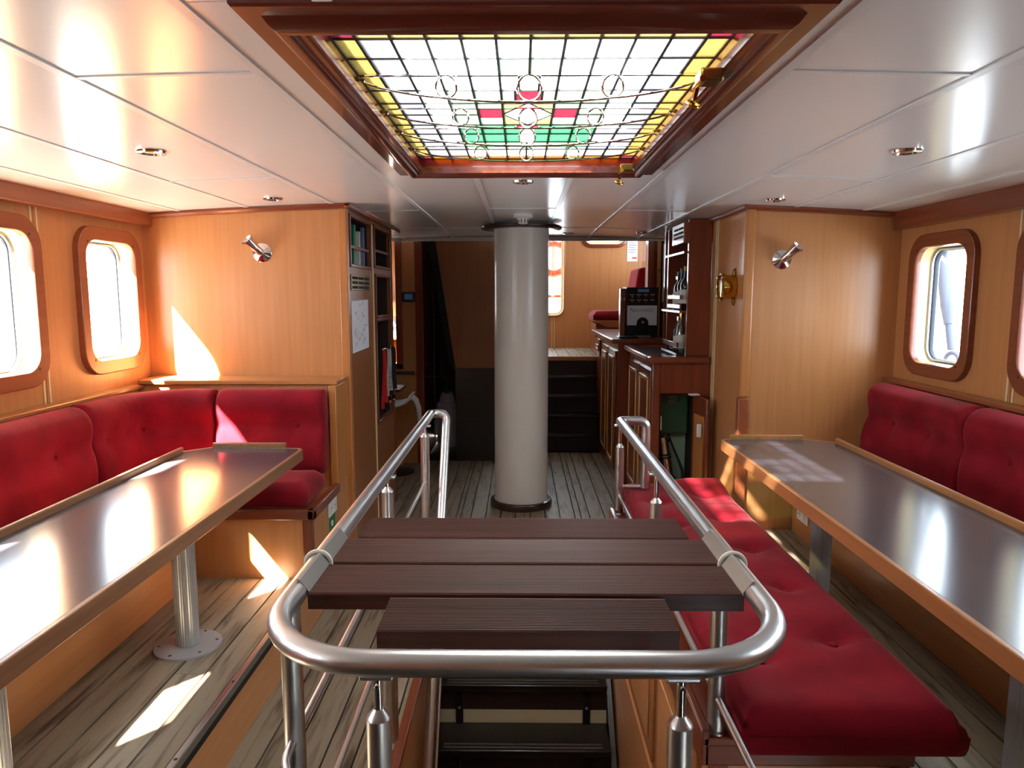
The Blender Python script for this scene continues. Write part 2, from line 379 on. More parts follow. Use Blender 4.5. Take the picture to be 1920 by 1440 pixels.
struct(G().box(-2.4, 2.4, -2.6, 9.6, -1.42, -1.38).build('floor_leak_plate', 'blackmatte'))  # unseen bottom plate, added to stop light leaking in from below
for sd in (-1, 1): struct(G().box(*sorted((sd * 2.35, sd * 1.95)), 4.36, 4.40, -1.4, 2.4).build('wall_leak_end_left' if sd < 0 else 'wall_leak_end_right', 'white'))  # unseen end plates, added against light leaks
for sd in (-1, 1): struct(G().box(*sorted((sd * 1.97, sd * 1.92)), 4.36, 9.6, -1.4, 1.0).build('wall_leak_low_left' if sd < 0 else 'wall_leak_low_right', 'white'))  # unseen low side plates, added against light leaks
# fascia beams along the wall tops
struct(G().box(-W, -W + 0.075, -2.5, BK, 2.10, 2.19).build('trim_1', 'beam', None, bevel=0.005))
struct(G().box(W - 0.075, W, -2.5, BK, 2.075, 2.19).build('trim_2', 'mahog_y', None, bevel=0.005))

# ---- bulkheads
struct(G().prism([(-W, 0.2), (-1.03, 0.2), (-1.03, 2.24), (-W, 2.18)], 'y', BK, BK + 0.04).build('wall_bulkhead_left', 'panel'))
struct(G().box(-1.075, -1.025, BK - 0.008, BK + 0.05, 0.0, 2.215).build('trim_3', 'oak', None, bevel=0.006))
struct(G().prism([(1.33, 0.0), (W, 0.0), (W, 2.18), (1.33, 2.23)], 'y', BK + 0.02, BK + 0.06).build('wall_bulkhead_right', 'panel'))
pl = sempty('wall_pillar', (1.33, 4.65, 0))
G().box(1.33, 1.36, BK + 0.03, 5.06, 0.0, 2.225).build('wall_panel', 'panel', pl)
G().box(1.318, 1.378, BK - 0.002, BK + 0.05, 1.08, 2.215).build('corner_moulding', 'oak', pl, bevel=0.012, seg=3)
G().box(1.314, 1.378, BK - 0.006, BK + 0.05, 0.0, 1.08).build('corner_moulding', 'beam', pl, bevel=0.008, seg=3)
for k in (4.90, 4.945): G().box(1.325, 1.331, k - 0.006, k + 0.006, 0.0, 2.2).build('inlay_strip', 'cream', pl)
def cornice(name, x0, x1, y0, y1, mat='mahog_x'):
    n = 6; g = G()
    loops = []
    for k in range(n + 1):
        x = x0 + (x1 - x0) * k / n; z = zc(x) - 0.001
        loops.append([(x, y0, z), (x, y0, z - 0.014), (x, y0 + 0.012, z - 0.026), (x, y1, z - 0.03), (x, y1, z)])
    return struct(g.loft(loops).build(name, mat))
cornice('trim_4', -W + 0.07, -1.0, BK - 0.035, BK)
cornice('trim_5', 1.31, W - 0.07, BK - 0.015, BK + 0.02)
struct(G().box(-1.03, -0.995, BK - 0.035, 6.0, zc(1) - 0.03, zc(1) + 0.0).build('trim_6', 'mahog_y', None, bevel=0.006))
struct(G().box(1.30, 1.33, BK - 0.012, 5.06, zc(1.32) - 0.028, zc(1.32)).build('trim_7', 'mahog_y', None, bevel=0.006))
struct(G().box(-W - 0.1, W + 0.1, -2.56, -2.5, -0.1, 2.4).build('wall_aft', 'panel'))

# ---- ceiling: cambered panels with cover strips
ceil = sempty('ceiling', (0, 2, 2.24))
SKX0, SKX1, SKY0, SKY1 = -0.535, 0.58, 1.37, 3.245
def bent(x0, x1, y0, y1, z_off, th, name, mat, n=4):
    loops = []
    for k in range(n + 1):
        x = x0 + (x1 - x0) * k / n; z = zc(x) + z_off
        loops.append([(x, y0, z), (x, y1, z), (x, y1, z + th), (x, y0, z + th)])
    return G().loft(loops).build(name, mat, ceil)
for a, b in ((-W - 0.1, SKX0 + 0.05), (SKX1 - 0.05, W + 0.1)): bent(a, b, -2.6, 6.85, 0.012, 0.03, 'backing', 'white', 8)
for a, b in ((-2.6, SKY0 + 0.05), (SKY1 - 0.05, 6.85)): bent(SKX0 + 0.05, SKX1 - 0.05, a, b, 0.012, 0.03, 'backing', 'white', 4)
def strip_of(x0, x1, cuts, y0=-2.5, y1=6.85):
    e = [y0] + cuts + [y1]
    for a, b in zip(e[:-1], e[1:]): bent(x0 + 0.002, x1 - 0.002, a + 0.002, b - 0.002, 0, 0.011, 'ceiling_panel', 'ceiling_white')
    for c in cuts: bent(x0, x1, c - 0.009, c + 0.009, -0.003, 0.004, 'cover_strip', 'strip_white')
for sg in (-1, 1):
    for (a, b, cuts) in ((0.64, 1.10, [1.82, 4.7, 5.95]), (1.10, 1.60, [0.4, 3.3]), (1.60, 2.0, [1.2]), (2.0, 2.25, [2.6])):
        if a > 1.0: y1 = 5.06 if sg > 0 and b < 1.4 else (BK if a > 1.2 else 6.85)
        else: y1 = 6.85
        strip_of(*(sorted((sg * a, sg * b))), cuts, -2.5, y1)
    for a in (0.64, 1.10, 1.60, 2.0):
        bent(*sorted((sg * (a - 0.013), sg * (a + 0.013))), -2.5, 6.85 if a < 1.2 else BK, -0.004, 0.005, 'cover_strip', 'strip_white', 1)
strip_of(-0.64, SKX0 + 0.03, [], SKY0 + 0.03, SKY1 - 0.03); strip_of(SKX1 - 0.03, 0.64, [], SKY0 + 0.03, SKY1 - 0.03)
strip_of(-0.64, 0.64, [0.2], -2.5, SKY0 + 0.03)
for a, b, cuts in ((-0.64, -0.21, [5.95]), (-0.21, 0.235, [4.66]), (0.235, 0.64, [5.95])): strip_of(a, b, cuts, SKY1 - 0.03, 6.85)
for a in (-0.21, 0.235): bent(a - 0.012, a + 0.012, SKY1, 6.85, -0.004, 0.005, 'cover_strip', 'strip_white', 1)
struct(G().box(-1.9, 1.8, 6.80, 6.86, 2.19, 2.24).build('trim_8', 'mahog_x', None, bevel=0.006)) if False else None
n = 12; lp = []
for k in range(n + 1):
    x = -1.9 + 3.7 * k / n; z = zc(x); lp.append([(x, 6.845, z - 0.003), (x, 6.865, z - 0.003), (x, 6.865, z + 0.05), (x, 6.845, z + 0.05)])
struct(G().loft(lp).build('trim_8', 'mahog_x'))

# ================================================================== SKYLIGHT
sk = thing('skylight', 'stained glass skylight in a dark moulded wooden ceiling frame', 'skylight', ((SKX0 + SKX1) / 2, (SKY0 + SKY1) / 2, 2.198))
prof = [(0, 2.262), (0, 2.226), (0.004, 2.221), (0.045, 2.221), (0.05, 2.214), (0.056, 2.206), (0.066, 2.199), (0.084, 2.198), (0.094, 2.203), (0.098, 2.208), (0.108, 2.208), (0.112, 2.213), (0.118, 2.213), (0.118, 2.235), (0.112, 2.238), (0.105, 2.272), (0.105, 2.30)]
def rect(i, z): return [(SKX0 + i, SKY0 + i, z), (SKX1 - i, SKY0 + i, z), (SKX1 - i, SKY1 - i, z), (SKX0 + i, SKY1 - i, z)]
for sidx in range(4):
    G().loft([[rect(i, z)[sidx], rect(i, z)[(sidx + 1) % 4]] for i, z in prof], caps=False, closed=False).build('frame_board', 'darkmahog', sk, smooth=True, angle=30)
# light well through the deck
for bb in ((SKX0, SKX0 + 0.1, SKY0, SKY1), (SKX1 - 0.1, SKX1, SKY0, SKY1), (SKX0, SKX1, SKY0, SKY0 + 0.1), (SKX0, SKX1, SKY1 - 0.1, SKY1)):
    G().box(*bb, 2.295, 2.315).build('coaming', 'mahog_x', sk)
gx0, gx1, gy0, gy1, gz = SKX0 + 0.105, SKX1 - 0.105, SKY0 + 0.105, SKY1 - 0.105, 2.276
bw = 0.056; cw = (gx1 - gx0 - 2 * bw) / 10
XE = [gx0, gx0 + bw] + [gx0 + bw + cw * (k + 1) for k in range(10)] + [gx1]
YE = [gy0, 1.70] + [1.70 + 0.1385 * (k + 1) for k in range(10)] + [gy1]
def pane(x0, x1, y0, y1, c): G().box(x0 + 0.001, x1 - 0.001, y0 + 0.001, y1 - 0.001, gz, gz + 0.004).build('pane', c, sk)
def ppoly(pts, c): G().prism(pts, 'z', gz, gz + 0.004).build('pane', c, sk)
for ci in range(12):
    for ri in range(12):
        x0, x1 = XE[ci], XE[ci + 1]
        if ri > 11: continue
        y0, y1 = YE[ri], YE[ri + 1]
        c, r = ci - 1, ri - 1
        if ri == 0: col = 'gl_red' if ci in (0, 11) else 'gl_cream'
        elif ri == 11: col = 'gl_red' if ci in (0, 11) else 'gl_orange'
        elif ci in (0, 11): col = 'gl_yellow'
        elif c in (4, 5) and r in (2, 3, 4, 5, 6, 7): continue
        elif c in (3, 6) and r in (4, 5): continue
        elif 2 <= c <= 7 and r in (6, 7): col = 'gl_green'
        elif 2 <= c <= 7 and r in (3, 4, 5, 8): col = 'gl_pale'
        elif c in (4, 5) and r == 1: col = 'gl_pale'
        elif c in (0, 9) or (c in (1, 8) and r > 5): col = 'gl_blue'
        else: col = 'gl_white'
        pane(x0, x1, y0, y1, col)
cx = (XE[5] + XE[7]) / 2; xa, xb, xc = XE[5], XE[6], XE[7]; y4, y5, y6 = YE[5], YE[6], YE[7]
pane(xa, cx - cw * .35, YE[3], YE[4], 'gl_white'); pane(cx - cw * .35, cx + cw * .35, YE[3], YE[4], 'gl_white'); pane(cx + cw * .35, xc, YE[3], YE[4], 'gl_white')
for (a, b, ctr, sdc) in ((YE[4], YE[5], 'gl_red', 'gl_pale'), (YE[7], (YE[7] + YE[8]) / 2, 'gl_red', 'gl_green')):
    pane(xa, cx - cw * .5, a, b, sdc); pane(cx - cw * .5, cx + cw * .5, a, b, ctr); pane(cx + cw * .5, xc, a, b, sdc)
a, b = (YE[7] + YE[8]) / 2, YE[9]
pane(xa, cx - cw * .3, a, b, 'gl_green'); pane(cx - cw * .3, cx + cw * .3, a, b, 'gl_white'); pane(cx + cw * .3, xc, a, b, 'gl_green')
ppoly([(xa, y5), (cx, y4), (xc, y5), (cx, y6)], 'gl_white')
for qx, qy in ((xa, y4), (xc, y4), (xa, y6), (xc, y6)): ppoly([(qx, qy), (cx, qy), (qx, y5)], 'gl_cream')
for x0, x1 in ((XE[4], XE[5]), (XE[7], XE[8])):
    pane(x0, x1, y4, y4 + 0.06, 'gl_pale'); pane(x0, x1, y4 + 0.06, y6 - 0.09, 'gl_red'); pane(x0, x1, y6 - 0.09, y6, 'gl_pale')
def came(x0, x1, y0, y1): G().box(x0, x1, y0, y1, gz - 0.004, gz + 0.007).build('lead_came', 'lead', sk)
for i, x in enumerate(XE):
    if i == 6:
        came(x - .0035, x + .0035, gy0, YE[3]); came(x - .0035, x + .0035, YE[9], gy1); continue
    came(x - .0035, x + .0035, gy0, gy1)
for i, y in enumerate(YE):
    h = 0.004 if i != 1 else 0.006
    if i == 6: came(gx0, XE[4], y - h / 2, y + h / 2); came(XE[8], gx1, y - h / 2, y + h / 2)
    else: came(gx0, gx1, y - h / 2, y + h / 2)
for (p, q) in (((xa, y5), (cx, y4)), ((cx, y4), (xc, y5)), ((xc, y5), (cx, y6)), ((cx, y6), (xa, y5))):
    G().cyl((*p, gz), (*q, gz), 0.003, n=6).build('lead_came', 'lead', sk)
for s_ in (-1, 1):
    came(cx + s_ * cw * .5 - .003, cx + s_ * cw * .5 + .003, YE[4], YE[5]); came(cx + s_ * cw * .35 - .003, cx + s_ * cw * .35 + .003, YE[3], YE[4])
# guard bars with rings
for k, (yb, zm, rx) in enumerate(((1.93, 2.195, 0.215), (2.262, 2.203, 0.205), (2.525, 2.204, 0.19), (2.82, 2.205, 0.175))):
    zt_, ze = 2.262, 2.244; xl, xr, xm = -0.405, 0.452, 0.022
    pts = [(xl, yb, zt_ - 0.002)]
    for t in range(25):
        u = t / 24; x = xl + (xr - xl) * u; q = 1 - (2 * u - 1) ** 2; pts.append((x, yb, ze + (zm - ze) * q ** 0.75))
    pts += [(xr, yb, zt_ - 0.002)] + [(xr + (xl - xr) * u / 8, yb, zt_) for u in range(1, 8)]
    gb = G().tube(pts, 0.0032, 8, closed=True).build('guard_bar', 'chrome', sk, smooth=True)
    for xx in (xm - rx, xm, xm + rx):
        u = (xx - xl) / (xr - xl); q = 1 - (2 * u - 1) ** 2; zb = ze + (zm - ze) * q ** 0.75
        R = (zt_ - zb) / 2 - 0.002
        G().torus((xx, yb - 0.004, (zt_ + zb) / 2), (0, 1, 0.15), R, 0.0036, 24, 8).build('ring', 'chrome', gb, smooth=True)
    for xx, dx in ((xl, -1), (xr, 1)):
        G().lathe([(0.0035, -0.002), (0.0035, 0.012), (0.006, 0.013), (0.006, 0.022), (0.003, 0.024)], (xx, yb, 2.252), (dx, 0, 0), 10).build('fixing_screw', 'oldbrass', gb, smooth=True)
for lx, ly in ((0.445, 1.74), (0.43, 2.95)):
    lt = G().box(lx - 0.035, lx + 0.02, ly - 0.03, ly + 0.03, 2.185, 2.215).build('latch', 'oldbrass', sk, bevel=0.006)
    G().cyl((lx - 0.03, ly - 0.035, 2.188), (lx - 0.03, ly + 0.035, 2.188), 0.008, n=10).build('latch_pin', 'brass', lt, smooth=True)
    G().cyl((lx - 0.03, ly + 0.02, 2.185), (lx - 0.028, ly + 0.055, 2.165), 0.006, n=8).build('latch_arm', 'brass', lt, smooth=True)
    G().torus((lx - 0.027, ly + 0.07, 2.157), (0.3, -0.5, 0.8), 0.016, 0.004, 18, 8).build('latch_ring', 'brass', lt, smooth=True)
for ly in (1.78, 2.55):
    h = G().box(gx0 + 0.0, gx0 + 0.012, ly - 0.05, ly + 0.05, 2.215, 2.235).build('hinge', 'oldbrass', sk, bevel=0.003)
for hx in (-0.36, 0.30): G().box(hx - 0.02, hx + 0.02, SKY0 - 0.025, SKY0, 2.226, 2.244).build('hinge_cover', 'white', sk, bevel=0.004)
portal(((SKX0 + SKX1) / 2, (SKY0 + SKY1) / 2, 2.40), (0, 0, -1), SKX1 - SKX0, SKY1 - SKY0)

# ---- surface lights and detector on the ceiling
def downlight(x, y, label):
    z = zc(x); t = thing('downlight', label, 'ceiling light', (x, y, z - 0.012), 'small round ceiling downlights')
    G().lathe([(0.030, -0.002), (0.036, -0.010), (0.050, -0.008), (0.052, 0.0), (0.030, 0.0)], (x, y, z), n=28).build('bezel', 'chrome', t, smooth=True, angle=50)
    G().lathe([(0.012, -0.006), (0.028, -0.004), (0.030, -0.001)], (x, y, z), n=20).build('lamp', 'alu', t, smooth=True)
downlight(-1.35, 2.68, 'round chrome ceiling downlight left of the skylight, nearer of the left pair')
downlight(-1.35, 3.97, 'round chrome ceiling downlight above the sunlit left bulkhead')
downlight(1.40, 2.69, 'round chrome ceiling downlight right of the skylight, nearer of the right pair')
downlight(1.40, 4.03, 'round chrome ceiling downlight above the right bulkhead')
downlight(0.012, 3.57, 'round chrome ceiling downlight between skylight and white mast')
downlight(0.424, 6.5, 'round chrome ceiling downlight just right of the mast collar')
downlight(1.05, 6.3, 'round chrome ceiling downlight above the bar counter')
t = thing('smoke_detector', 'white smoke detector on the ceiling in front of the mast', 'smoke detector', (0.017, 5.0, 2.17))
G().lathe([(0.066, 0.0), (0.066, -0.02), (0.056, -0.028)], (0.017, 5.0, 2.245), n=28).build('housing', 'white', t, smooth=True)
G().lathe([(0.026, -0.028), (0.042, -0.03), (0.034, -0.062), (0.026, -0.066)], (0.017, 5.0, 2.245), n=24).build('sensor_cap', 'white', t, smooth=True)
for k in range(10):
    a = 2 * PI * k / 10; G().box(0.017 + .038 * math.cos(a) - .003, 0.017 + .038 * math.cos(a) + .003, 5 + .038 * math.sin(a) - .003, 5 + .038 * math.sin(a) + .003, 2.187, 2.211).build('sensor_slot', 'blackmatte', t)

# ================================================================== MAST
MX, MY = 0.007, 5.69
t = thing('mast', 'thick cream painted mast column standing in the aisle', 'mast', (MX, MY, 0))
G().lathe([(0.215, 0.0), (0.215, 2.244)], (MX, MY, 0), n=64).build('column', 'mast', t, smooth=True)
G().lathe([(0.216, 0.0), (0.25, 0.0), (0.252, 0.03), (0.243, 0.05), (0.225, 0.055), (0.216, 0.05)], (MX, MY, 0), n=64).build('base_ring', 'darkring', t, smooth=True)
G().lathe([(0.216, 2.200), (0.305, 2.200), (0.314, 2.207), (0.314, 2.222), (0.30, 2.230), (0.216, 2.230)], (MX, MY, 0), n=64).build('collar', 'darkring', t, smooth=True)

# ================================================================== STAIR HATCH
hs = sempty('wall_stairwell', (0, 2.3, -1.3))
G().box(-0.47, -0.45, 1.0, 3.64, -1.3, -0.013).build('left_lining', 'panel_y', hs)
G().box(-0.475, -0.435, 1.0, 3.64, -0.012, 0.012).build('coaming', 'mahog_y', hs, bevel=0.004)
G().box(0.47, 0.485, 1.0, 3.64, -1.3, 0.0).build('right_lining', 'panel_y', hs)
G().box(-0.47, 0.485, 3.62, 3.64, -1.3, -0.013).build('far_lining', 'darkbrown', hs)
G().box(-0.46, 0.49, 3.595, 3.64, -0.012, 0.006).build('threshold', 'alu', hs, bevel=0.003)
G().box(-0.47, 0.485, 0.98, 1.0, -1.3, 0.0).build('near_lining', 'panel', hs)
G().box(-0.47, 0.485, 0.98, 3.64, -1.33, -1.3).build('well_bottom', 'blackmatte', hs)
t = thing('staircase', 'steep black open staircase descending into the floor hatch', 'staircase', (0.02, 2.6, -1.3))
for sx in (-0.415, 0.445):
    G().prism([(3.60, -0.02), (3.60, -0.30), (2.60, -1.3), (2.34, -1.3)], 'x', sx - 0.012, sx + 0.012).build('stringer', 'blackwood', t)
for k in range(1, 6):
    z = -0.21 * k; yb = 3.56 - 0.2 * k + 0.18
    tr = G().box(-0.40, 0.43, yb - 0.235, yb, z - 0.035, z).build('tread', 'blackwood', t, bevel=0.006)
    for q in (0.02, 0.045): G().box(-0.36, 0.39, yb - 0.235 + q, yb - 0.235 + q + 0.008, z - 0.001, z + 0.0025).build('grip_strip', 'alu' if k < 3 else 'black', tr)
    G().box(-0.40, 0.43, yb - 0.012, yb + 0.004, z, z + 0.07).build('riser', 'beige', t)
    G().box(-0.40, 0.43, yb - 0.012, yb + 0.004, z + 0.07, z + 0.175).build('riser_top', 'darkbrown', t)
    for xx in (-0.30, 0.33):
        b_ = G().box(xx - 0.018, xx + 0.018, yb - 0.024, yb - 0.012, z, z + 0.16).build('bracket', 'black', t)
        G().lathe([(0.008, 0), (0.006, 0.004)], (xx, yb - 0.024, z + 0.085), (0, -1, 0), 10).build('bolt', 'alu', b_)

# ================================================================== HAND RAIL
RL, RR, RZ, R0 = -0.485, 0.507, 1.06, 0.0235
t = thing('stair_railing', 'brushed stainless steel railing around the stair hatch', 'railing', (0.01, 2.4, 0))
path = [(RL + 0.085, 2.45, -0.97), (RL + 0.085, 3.83, RZ - 0.004), (RL, 3.83, RZ), (RL, 1.177, RZ), (RR, 1.177, RZ), (RR, 3.60, RZ), (RR + 0.135, 3.60, RZ), (RR + 0.135, 3.60, 0.712)]
G().tube(fillet(path, [0, 0.04, 0.04, 0.225, 0.225, 0.03, 0.035, 0], 10), R0, 20).build('top_rail', 'steel', t, smooth=True)
G().tube([(RL + 0.115, 2.45, -1.05), (RL + 0.115, 3.55, 0.56)], 0.008, 10).build('lower_stair_bar', 'steel', t, smooth=True)
G().tube(fillet([(RR + 0.135, 3.60, 0.73), (RR + 0.135, 3.60, 0.715), (RR, 3.60, 0.715)], 0.01), 0.010, 12).build('end_bar', 'steel', t, smooth=True)
def post(x, y, z0, zb, zt=RZ - 0.02, flange=True, pin=True):
    fr_ = 0.05 if z0 == 0 else 0.029
    p = G().cyl((x, y, z0), (x, y, zb if pin else zt), 0.0222, n=24).build('post', 'brushed', t, smooth=True)
    if pin:
        G().lathe([(0.0222, 0), (0.0205, 0.004), (0.010, 0.016), (0.009, 0.018)], (x, y, zb), n=24).build('cone_cap', 'brushed', p, smooth=True)
        G().cyl((x, y, zb + 0.01), (x, y, zt), 0.0088, n=14).build('pin', 'chrome', p, smooth=True)
        G().lathe([(0.0035, 0), (0.005, 0.002), (0.003, 0.004)], (x, y - 0.0085, zt - 0.02), (0, -1, 0), 10).build('pin_screw', 'chrome', p, smooth=True)
        G().box(x - 0.03, x + 0.03, y - 0.018, y + 0.018, zt - 0.006, zt + 0.004).build('saddle', 'steel', p, bevel=0.003)
    if flange: G().lathe([(fr_, 0), (fr_, 0.003), (fr_ - 0.003, 0.006), (0.024, 0.007)], (x, y, z0), n=28).build('flange', 'brushed', p, smooth=True)
post(RL, 1.43, 0, 1.04, pin=False); post(RR, 1.735, 0.579, 1.04, pin=False)
post(-0.25, 1.18, 0, 0.957, flange=False); post(0.283, 1.18, 0, 0.947, flange=False)
post(RL, 2.54, 0, 0.985); post(RL, 3.56, 0, 0.985)
post(RR, 2.60, 0.579, 0.93); post(RR, 3.58, 0.579, 0.93)
for z, y0 in ((0.75, 3.56), (0.455, 3.56)):
    G().tube(fillet([(RL, y0, z), (RL, 1.21, z), (RL + 0.5, 1.21, z)], 0.19, 10)[:-1] + [(-0.25, 1.21, z)], 0.0095, 12).build('side_bar', 'steel', t, smooth=True)
G().tube([(RR, 3.60, 0.675), (RR, 1.73, 0.675)], 0.0095, 12).build('side_bar', 'steel', t, smooth=True)
G().tube(fillet([(RR, 1.72, 0.672), (RR, 1.20, 0.672), (0.283, 1.20, 0.672)], 0.2, 10), 0.0095, 12).build('side_bar', 'steel', t, smooth=True)

# ---- plank shelf laid across the rails
t = thing('plank_table', 'dark ribbed four plank table laid across the steel rails', 'table', (0.01, 1.65, 1.02))
for (x0, x1, y0, y1) in ((-0.43, 0.447, 1.834, 1.998), (-0.460, 0.482, 1.652, 1.822), (-0.460, 0.482, 1.473, 1.638), (-0.276, 0.306, 1.302, 1.452)):
    dp = 0.0022 if (x0 > -0.44) else 0.0009; nr = 20; pr = [(y0, 1.022), (y0, 1.056), (y0 + 0.003, 1.06)]
    for r_ in range(nr):
        a_ = y0 + 0.006 + (y1 - y0 - 0.012) * r_ / nr; b_ = (y1 - y0 - 0.012) / nr
        pr += [(a_, 1.06), (a_ + b_ * .15, 1.06 - dp), (a_ + b_ * .42, 1.06 - dp), (a_ + b_ * .57, 1.06)]
    pr += [(y1 - 0.003, 1.06), (y1, 1.056), (y1, 1.022)]
    G().prism(pr, 'x', x0, x1).build('plank', 'deckboard', t)
for x in (-0.2, 0.22): G().box(x - 0.025, x + 0.025, 1.33, 1.97, 1.006, 1.022).build('batten', 'deckboard', t)
for sx, xr in ((1, RL), (-1, RR)):
    for (y0, y1) in ((1.474, 1.637), (1.655, 1.822)):
        lo = [[(xr + sx * rr_ * math.cos(a), y, RZ + rr_ * math.sin(a)) for a in [math.radians(d) for d in (-12, 4, 72, 84)]] for y in (y0, y1) for rr_ in (R0 + 0.0055,)]
        g = G().loft(lo, caps=False, closed=False)
        o = g.build('rail_clip', 'alu', t); md = o.modifiers.new('s', 'SOLIDIFY'); md.thickness = 0.002
    G().torus((xr, 1.646, RZ - 0.002), (0, 1, 0), R0 + 0.007, 0.0055, 28, 8).build('rope_ring', 'rope', t, smooth=True)

# ================================================================== TABLES
def table(label, pts, fid, legs, edge, base_ring=True):
    xs = [p[0] for p in pts]; cx_ = (min(xs) + max(xs)) / 2
    t = thing('dining_table', label, 'table', (cx_, legs[0], PZ), 'long fixed tables')
    n = len(pts); c = Vector((sum(xs) / n, sum(p[1] for p in pts) / n))
    def inset(d):
        out = []
        for i in range(n):
            p0, p1, p2 = Vector(pts[i - 1]), Vector(pts[i]), Vector(pts[(i + 1) % n])
            e1 = (p1 - p0).normalized(); e2 = (p2 - p1).normalized(); n1 = Vector((-e1.y, e1.x)); n2 = Vector((-e2.y, e2.x))
            m_ = (n1 + n2).normalized(); out.append(p1 + m_ * (d / max(0.3, m_.dot(n1))))
        return [(q.x, q.y) for q in out]
    area = sum(pts[i][0] * pts[(i + 1) % n][1] - pts[(i + 1) % n][0] * pts[i][1] for i in range(n))
    if area < 0: pts.reverse()
    G().prism(inset(0.018), 'z', 0.90, 0.936).build('table_top', 'table', t)
    a, b = inset(0), inset(0.018)
    for i in range(n):
        j = (i + 1) % n
        if (Vector(a[i]) - Vector(a[j])).length < 0.02: continue
        G().prism([a[i], a[j], b[j], b[i]], 'z', 0.882, 0.937).build('edge_band', edge, t, bevel=0.003)
    for (x0, x1, y0, y1) in fid:
        f_ = G().box(x0, x1, y0, y1, 0.930, 0.962).build('fiddle_rail', edge, t, bevel=0.006)
    for ly in legs:
        nn = 120
        lg = G().loft([[(cx_ + (0.044 + 0.0009 * math.cos(30 * q)) * math.cos(q), ly + (0.044 + 0.0009 * math.cos(30 * q)) * math.sin(q), z) for q in [2 * PI * k / nn for k in range(nn)]] for z in (PZ + 0.008, 0.88)]).build('leg', 'fluted', t, smooth=True)
        bp = G().lathe([(0.046, 0.013), (0.115, 0.012), (0.13, 0.008), (0.132, 0)], (cx_, ly, PZ), n=48).build('base_plate', 'greypaint', t, smooth=True)
        for k in range(6):
            q = 2 * PI * k / 6 + 0.3; G().lathe([(0.007, 0), (0.005, 0.002)], (cx_ + 0.11 * math.cos(q), ly + 0.11 * math.sin(q), PZ + 0.012), n=10).build('screw', 'screw', bp)
        G().lathe([(0.09, 0.872), (0.09, 0.882)], (cx_, ly, 0), n=24).build('top_plate', 'greypaint', t)
    return t
table('long grey topped table with brown edge in front of the left corner sofa', [(-1.08, 1.15), (-1.08, 3.47), (-1.105, 3.50), (-1.55, 3.52), (-1.66, 3.42), (-1.66, 1.15)], [(-1.660, -1.640, 1.2, 3.40), (-1.545, -1.175, 3.498, 3.517)], [2.78, 1.70], 'edge_y')
table('long grey topped table with light wood edge on the right side', [(1.06, 1.10), (1.06, 3.72), (1.08, 3.755), (1.52, 3.755), (1.65, 3.67), (1.65, 1.10)], [(1.630, 1.65, 1.2, 3.66), (1.11, 1.50, 3.735, 3.753)], [3.12, 1.80], 'oak_y')

# ================================================================== SOFAS AND CUSHIONS
BACKP = [(0.0, 0.66), (0.10, 0.655), (0.15, 0.67), (0.175, 0.72), (0.182, 0.82), (0.165, 0.905), (0.140, 0.945), (0.150, 0.985), (0.163, 1.03), (0.160, 1.085), (0.135, 1.125), (0.085, 1.145), (0.03, 1.14), (0.0, 1.115)]
def densify(path, step=0.022):
    out = []
    for i in range(len(path) - 1):
        (p, n_), (q, m_) = path[i], path[i + 1]; p, q = Vector(p), Vector(q); k = max(1, int((q - p).length / step))
        for j in range(k):
            u = j / k; out.append((p.lerp(q, u), Vector(n_).lerp(Vector(m_), u).normalized()))
    out.append((Vector(path[-1][0]), Vector(path[-1][1]))); return out
def back_cushion(label, path, group=None, buttons=(), zs=0.0, wob=0.004):
    path = densify(path); N = len(path); loops = []; ct, cz_ = 0.08, 0.90
    L = [0]
    for i in range(1, N): L.append(L[-1] + (path[i][0] - path[i - 1][0]).length)
    rg = random.Random(hash(label) % 1000 if False else len(label))
    ph = rg.uniform(0, 6)
    for i, (p, n_) in enumerate(path):
        e = min(L[i], L[-1] - L[i]); er = 0.045
        sc = 1.0 if e >= er else math.sqrt(max(0.0, 1 - (1 - e / er) ** 2)) * 0.12 + 0.88
        lp = []
        for (tt, z) in BACKP:
            t2 = ct + (tt - ct) * sc if tt > 0.01 else 0.004; z2 = cz_ + (z - cz_) * (sc * 0.3 + 0.7) if sc < 1 else z
            if tt > 0.1:
                t2 += wob * math.sin(9 * L[i] + ph + 14 * z)
                for bi in buttons:
                    d2 = (L[i] - bi) ** 2 / 0.004 + (z - 0.945) ** 2 / 0.0025; t2 -= 0.024 * math.exp(-d2)
            q = p + n_ * t2; lp.append((q.x, q.y, z2 + zs))
        loops.append(lp)
    o = G().loft(loops).build('back_cushion', 'velvet', None, smooth=True, subsurf=1, angle=80)
    tag(o, label, 'cushion', group)
    for bi in buttons:
        k = min(range(N), key=lambda i: abs(L[i] - bi)); p, n_ = path[k]; q = p + n_ * 0.128
        G().lathe([(0.013, 0), (0.011, 0.005), (0.004, 0.008)], (q.x, q.y, 0.945 + zs), (n_.x, n_.y, 0), 12).build('button', 'velvet', o, smooth=True)
    return o
arc = [((-1.75 - 0.45 * math.sin(a), 3.59 + 0.45 * math.cos(a)), (math.sin(a), -math.cos(a))) for a in [PI / 2 * k / 10 for k in range(11)]]
gB = 'red velvet sofa back cushions'
back_cushion('red velvet back cushion at the sofa end beside the wall sockets', [((-1.09, 4.04), (0, -1)), ((-1.698, 4.04), (0, -1))], gB, [0.16, 0.42], zs=0.032)
back_cushion('curved red velvet back cushion filling the sofa corner', [((-1.704, 4.04), (0, -1)), *arc, ((-2.2, 3.36), (1, 0))], gB, [0.5, 0.85], zs=0.032, wob=0.008)
back_cushion('red velvet back cushion under the leftmost window', [((-2.2, 3.35), (1, 0)), ((-2.2, 2.44), (1, 0))], gB, [0.25, 0.65], zs=0.03, wob=0.006)
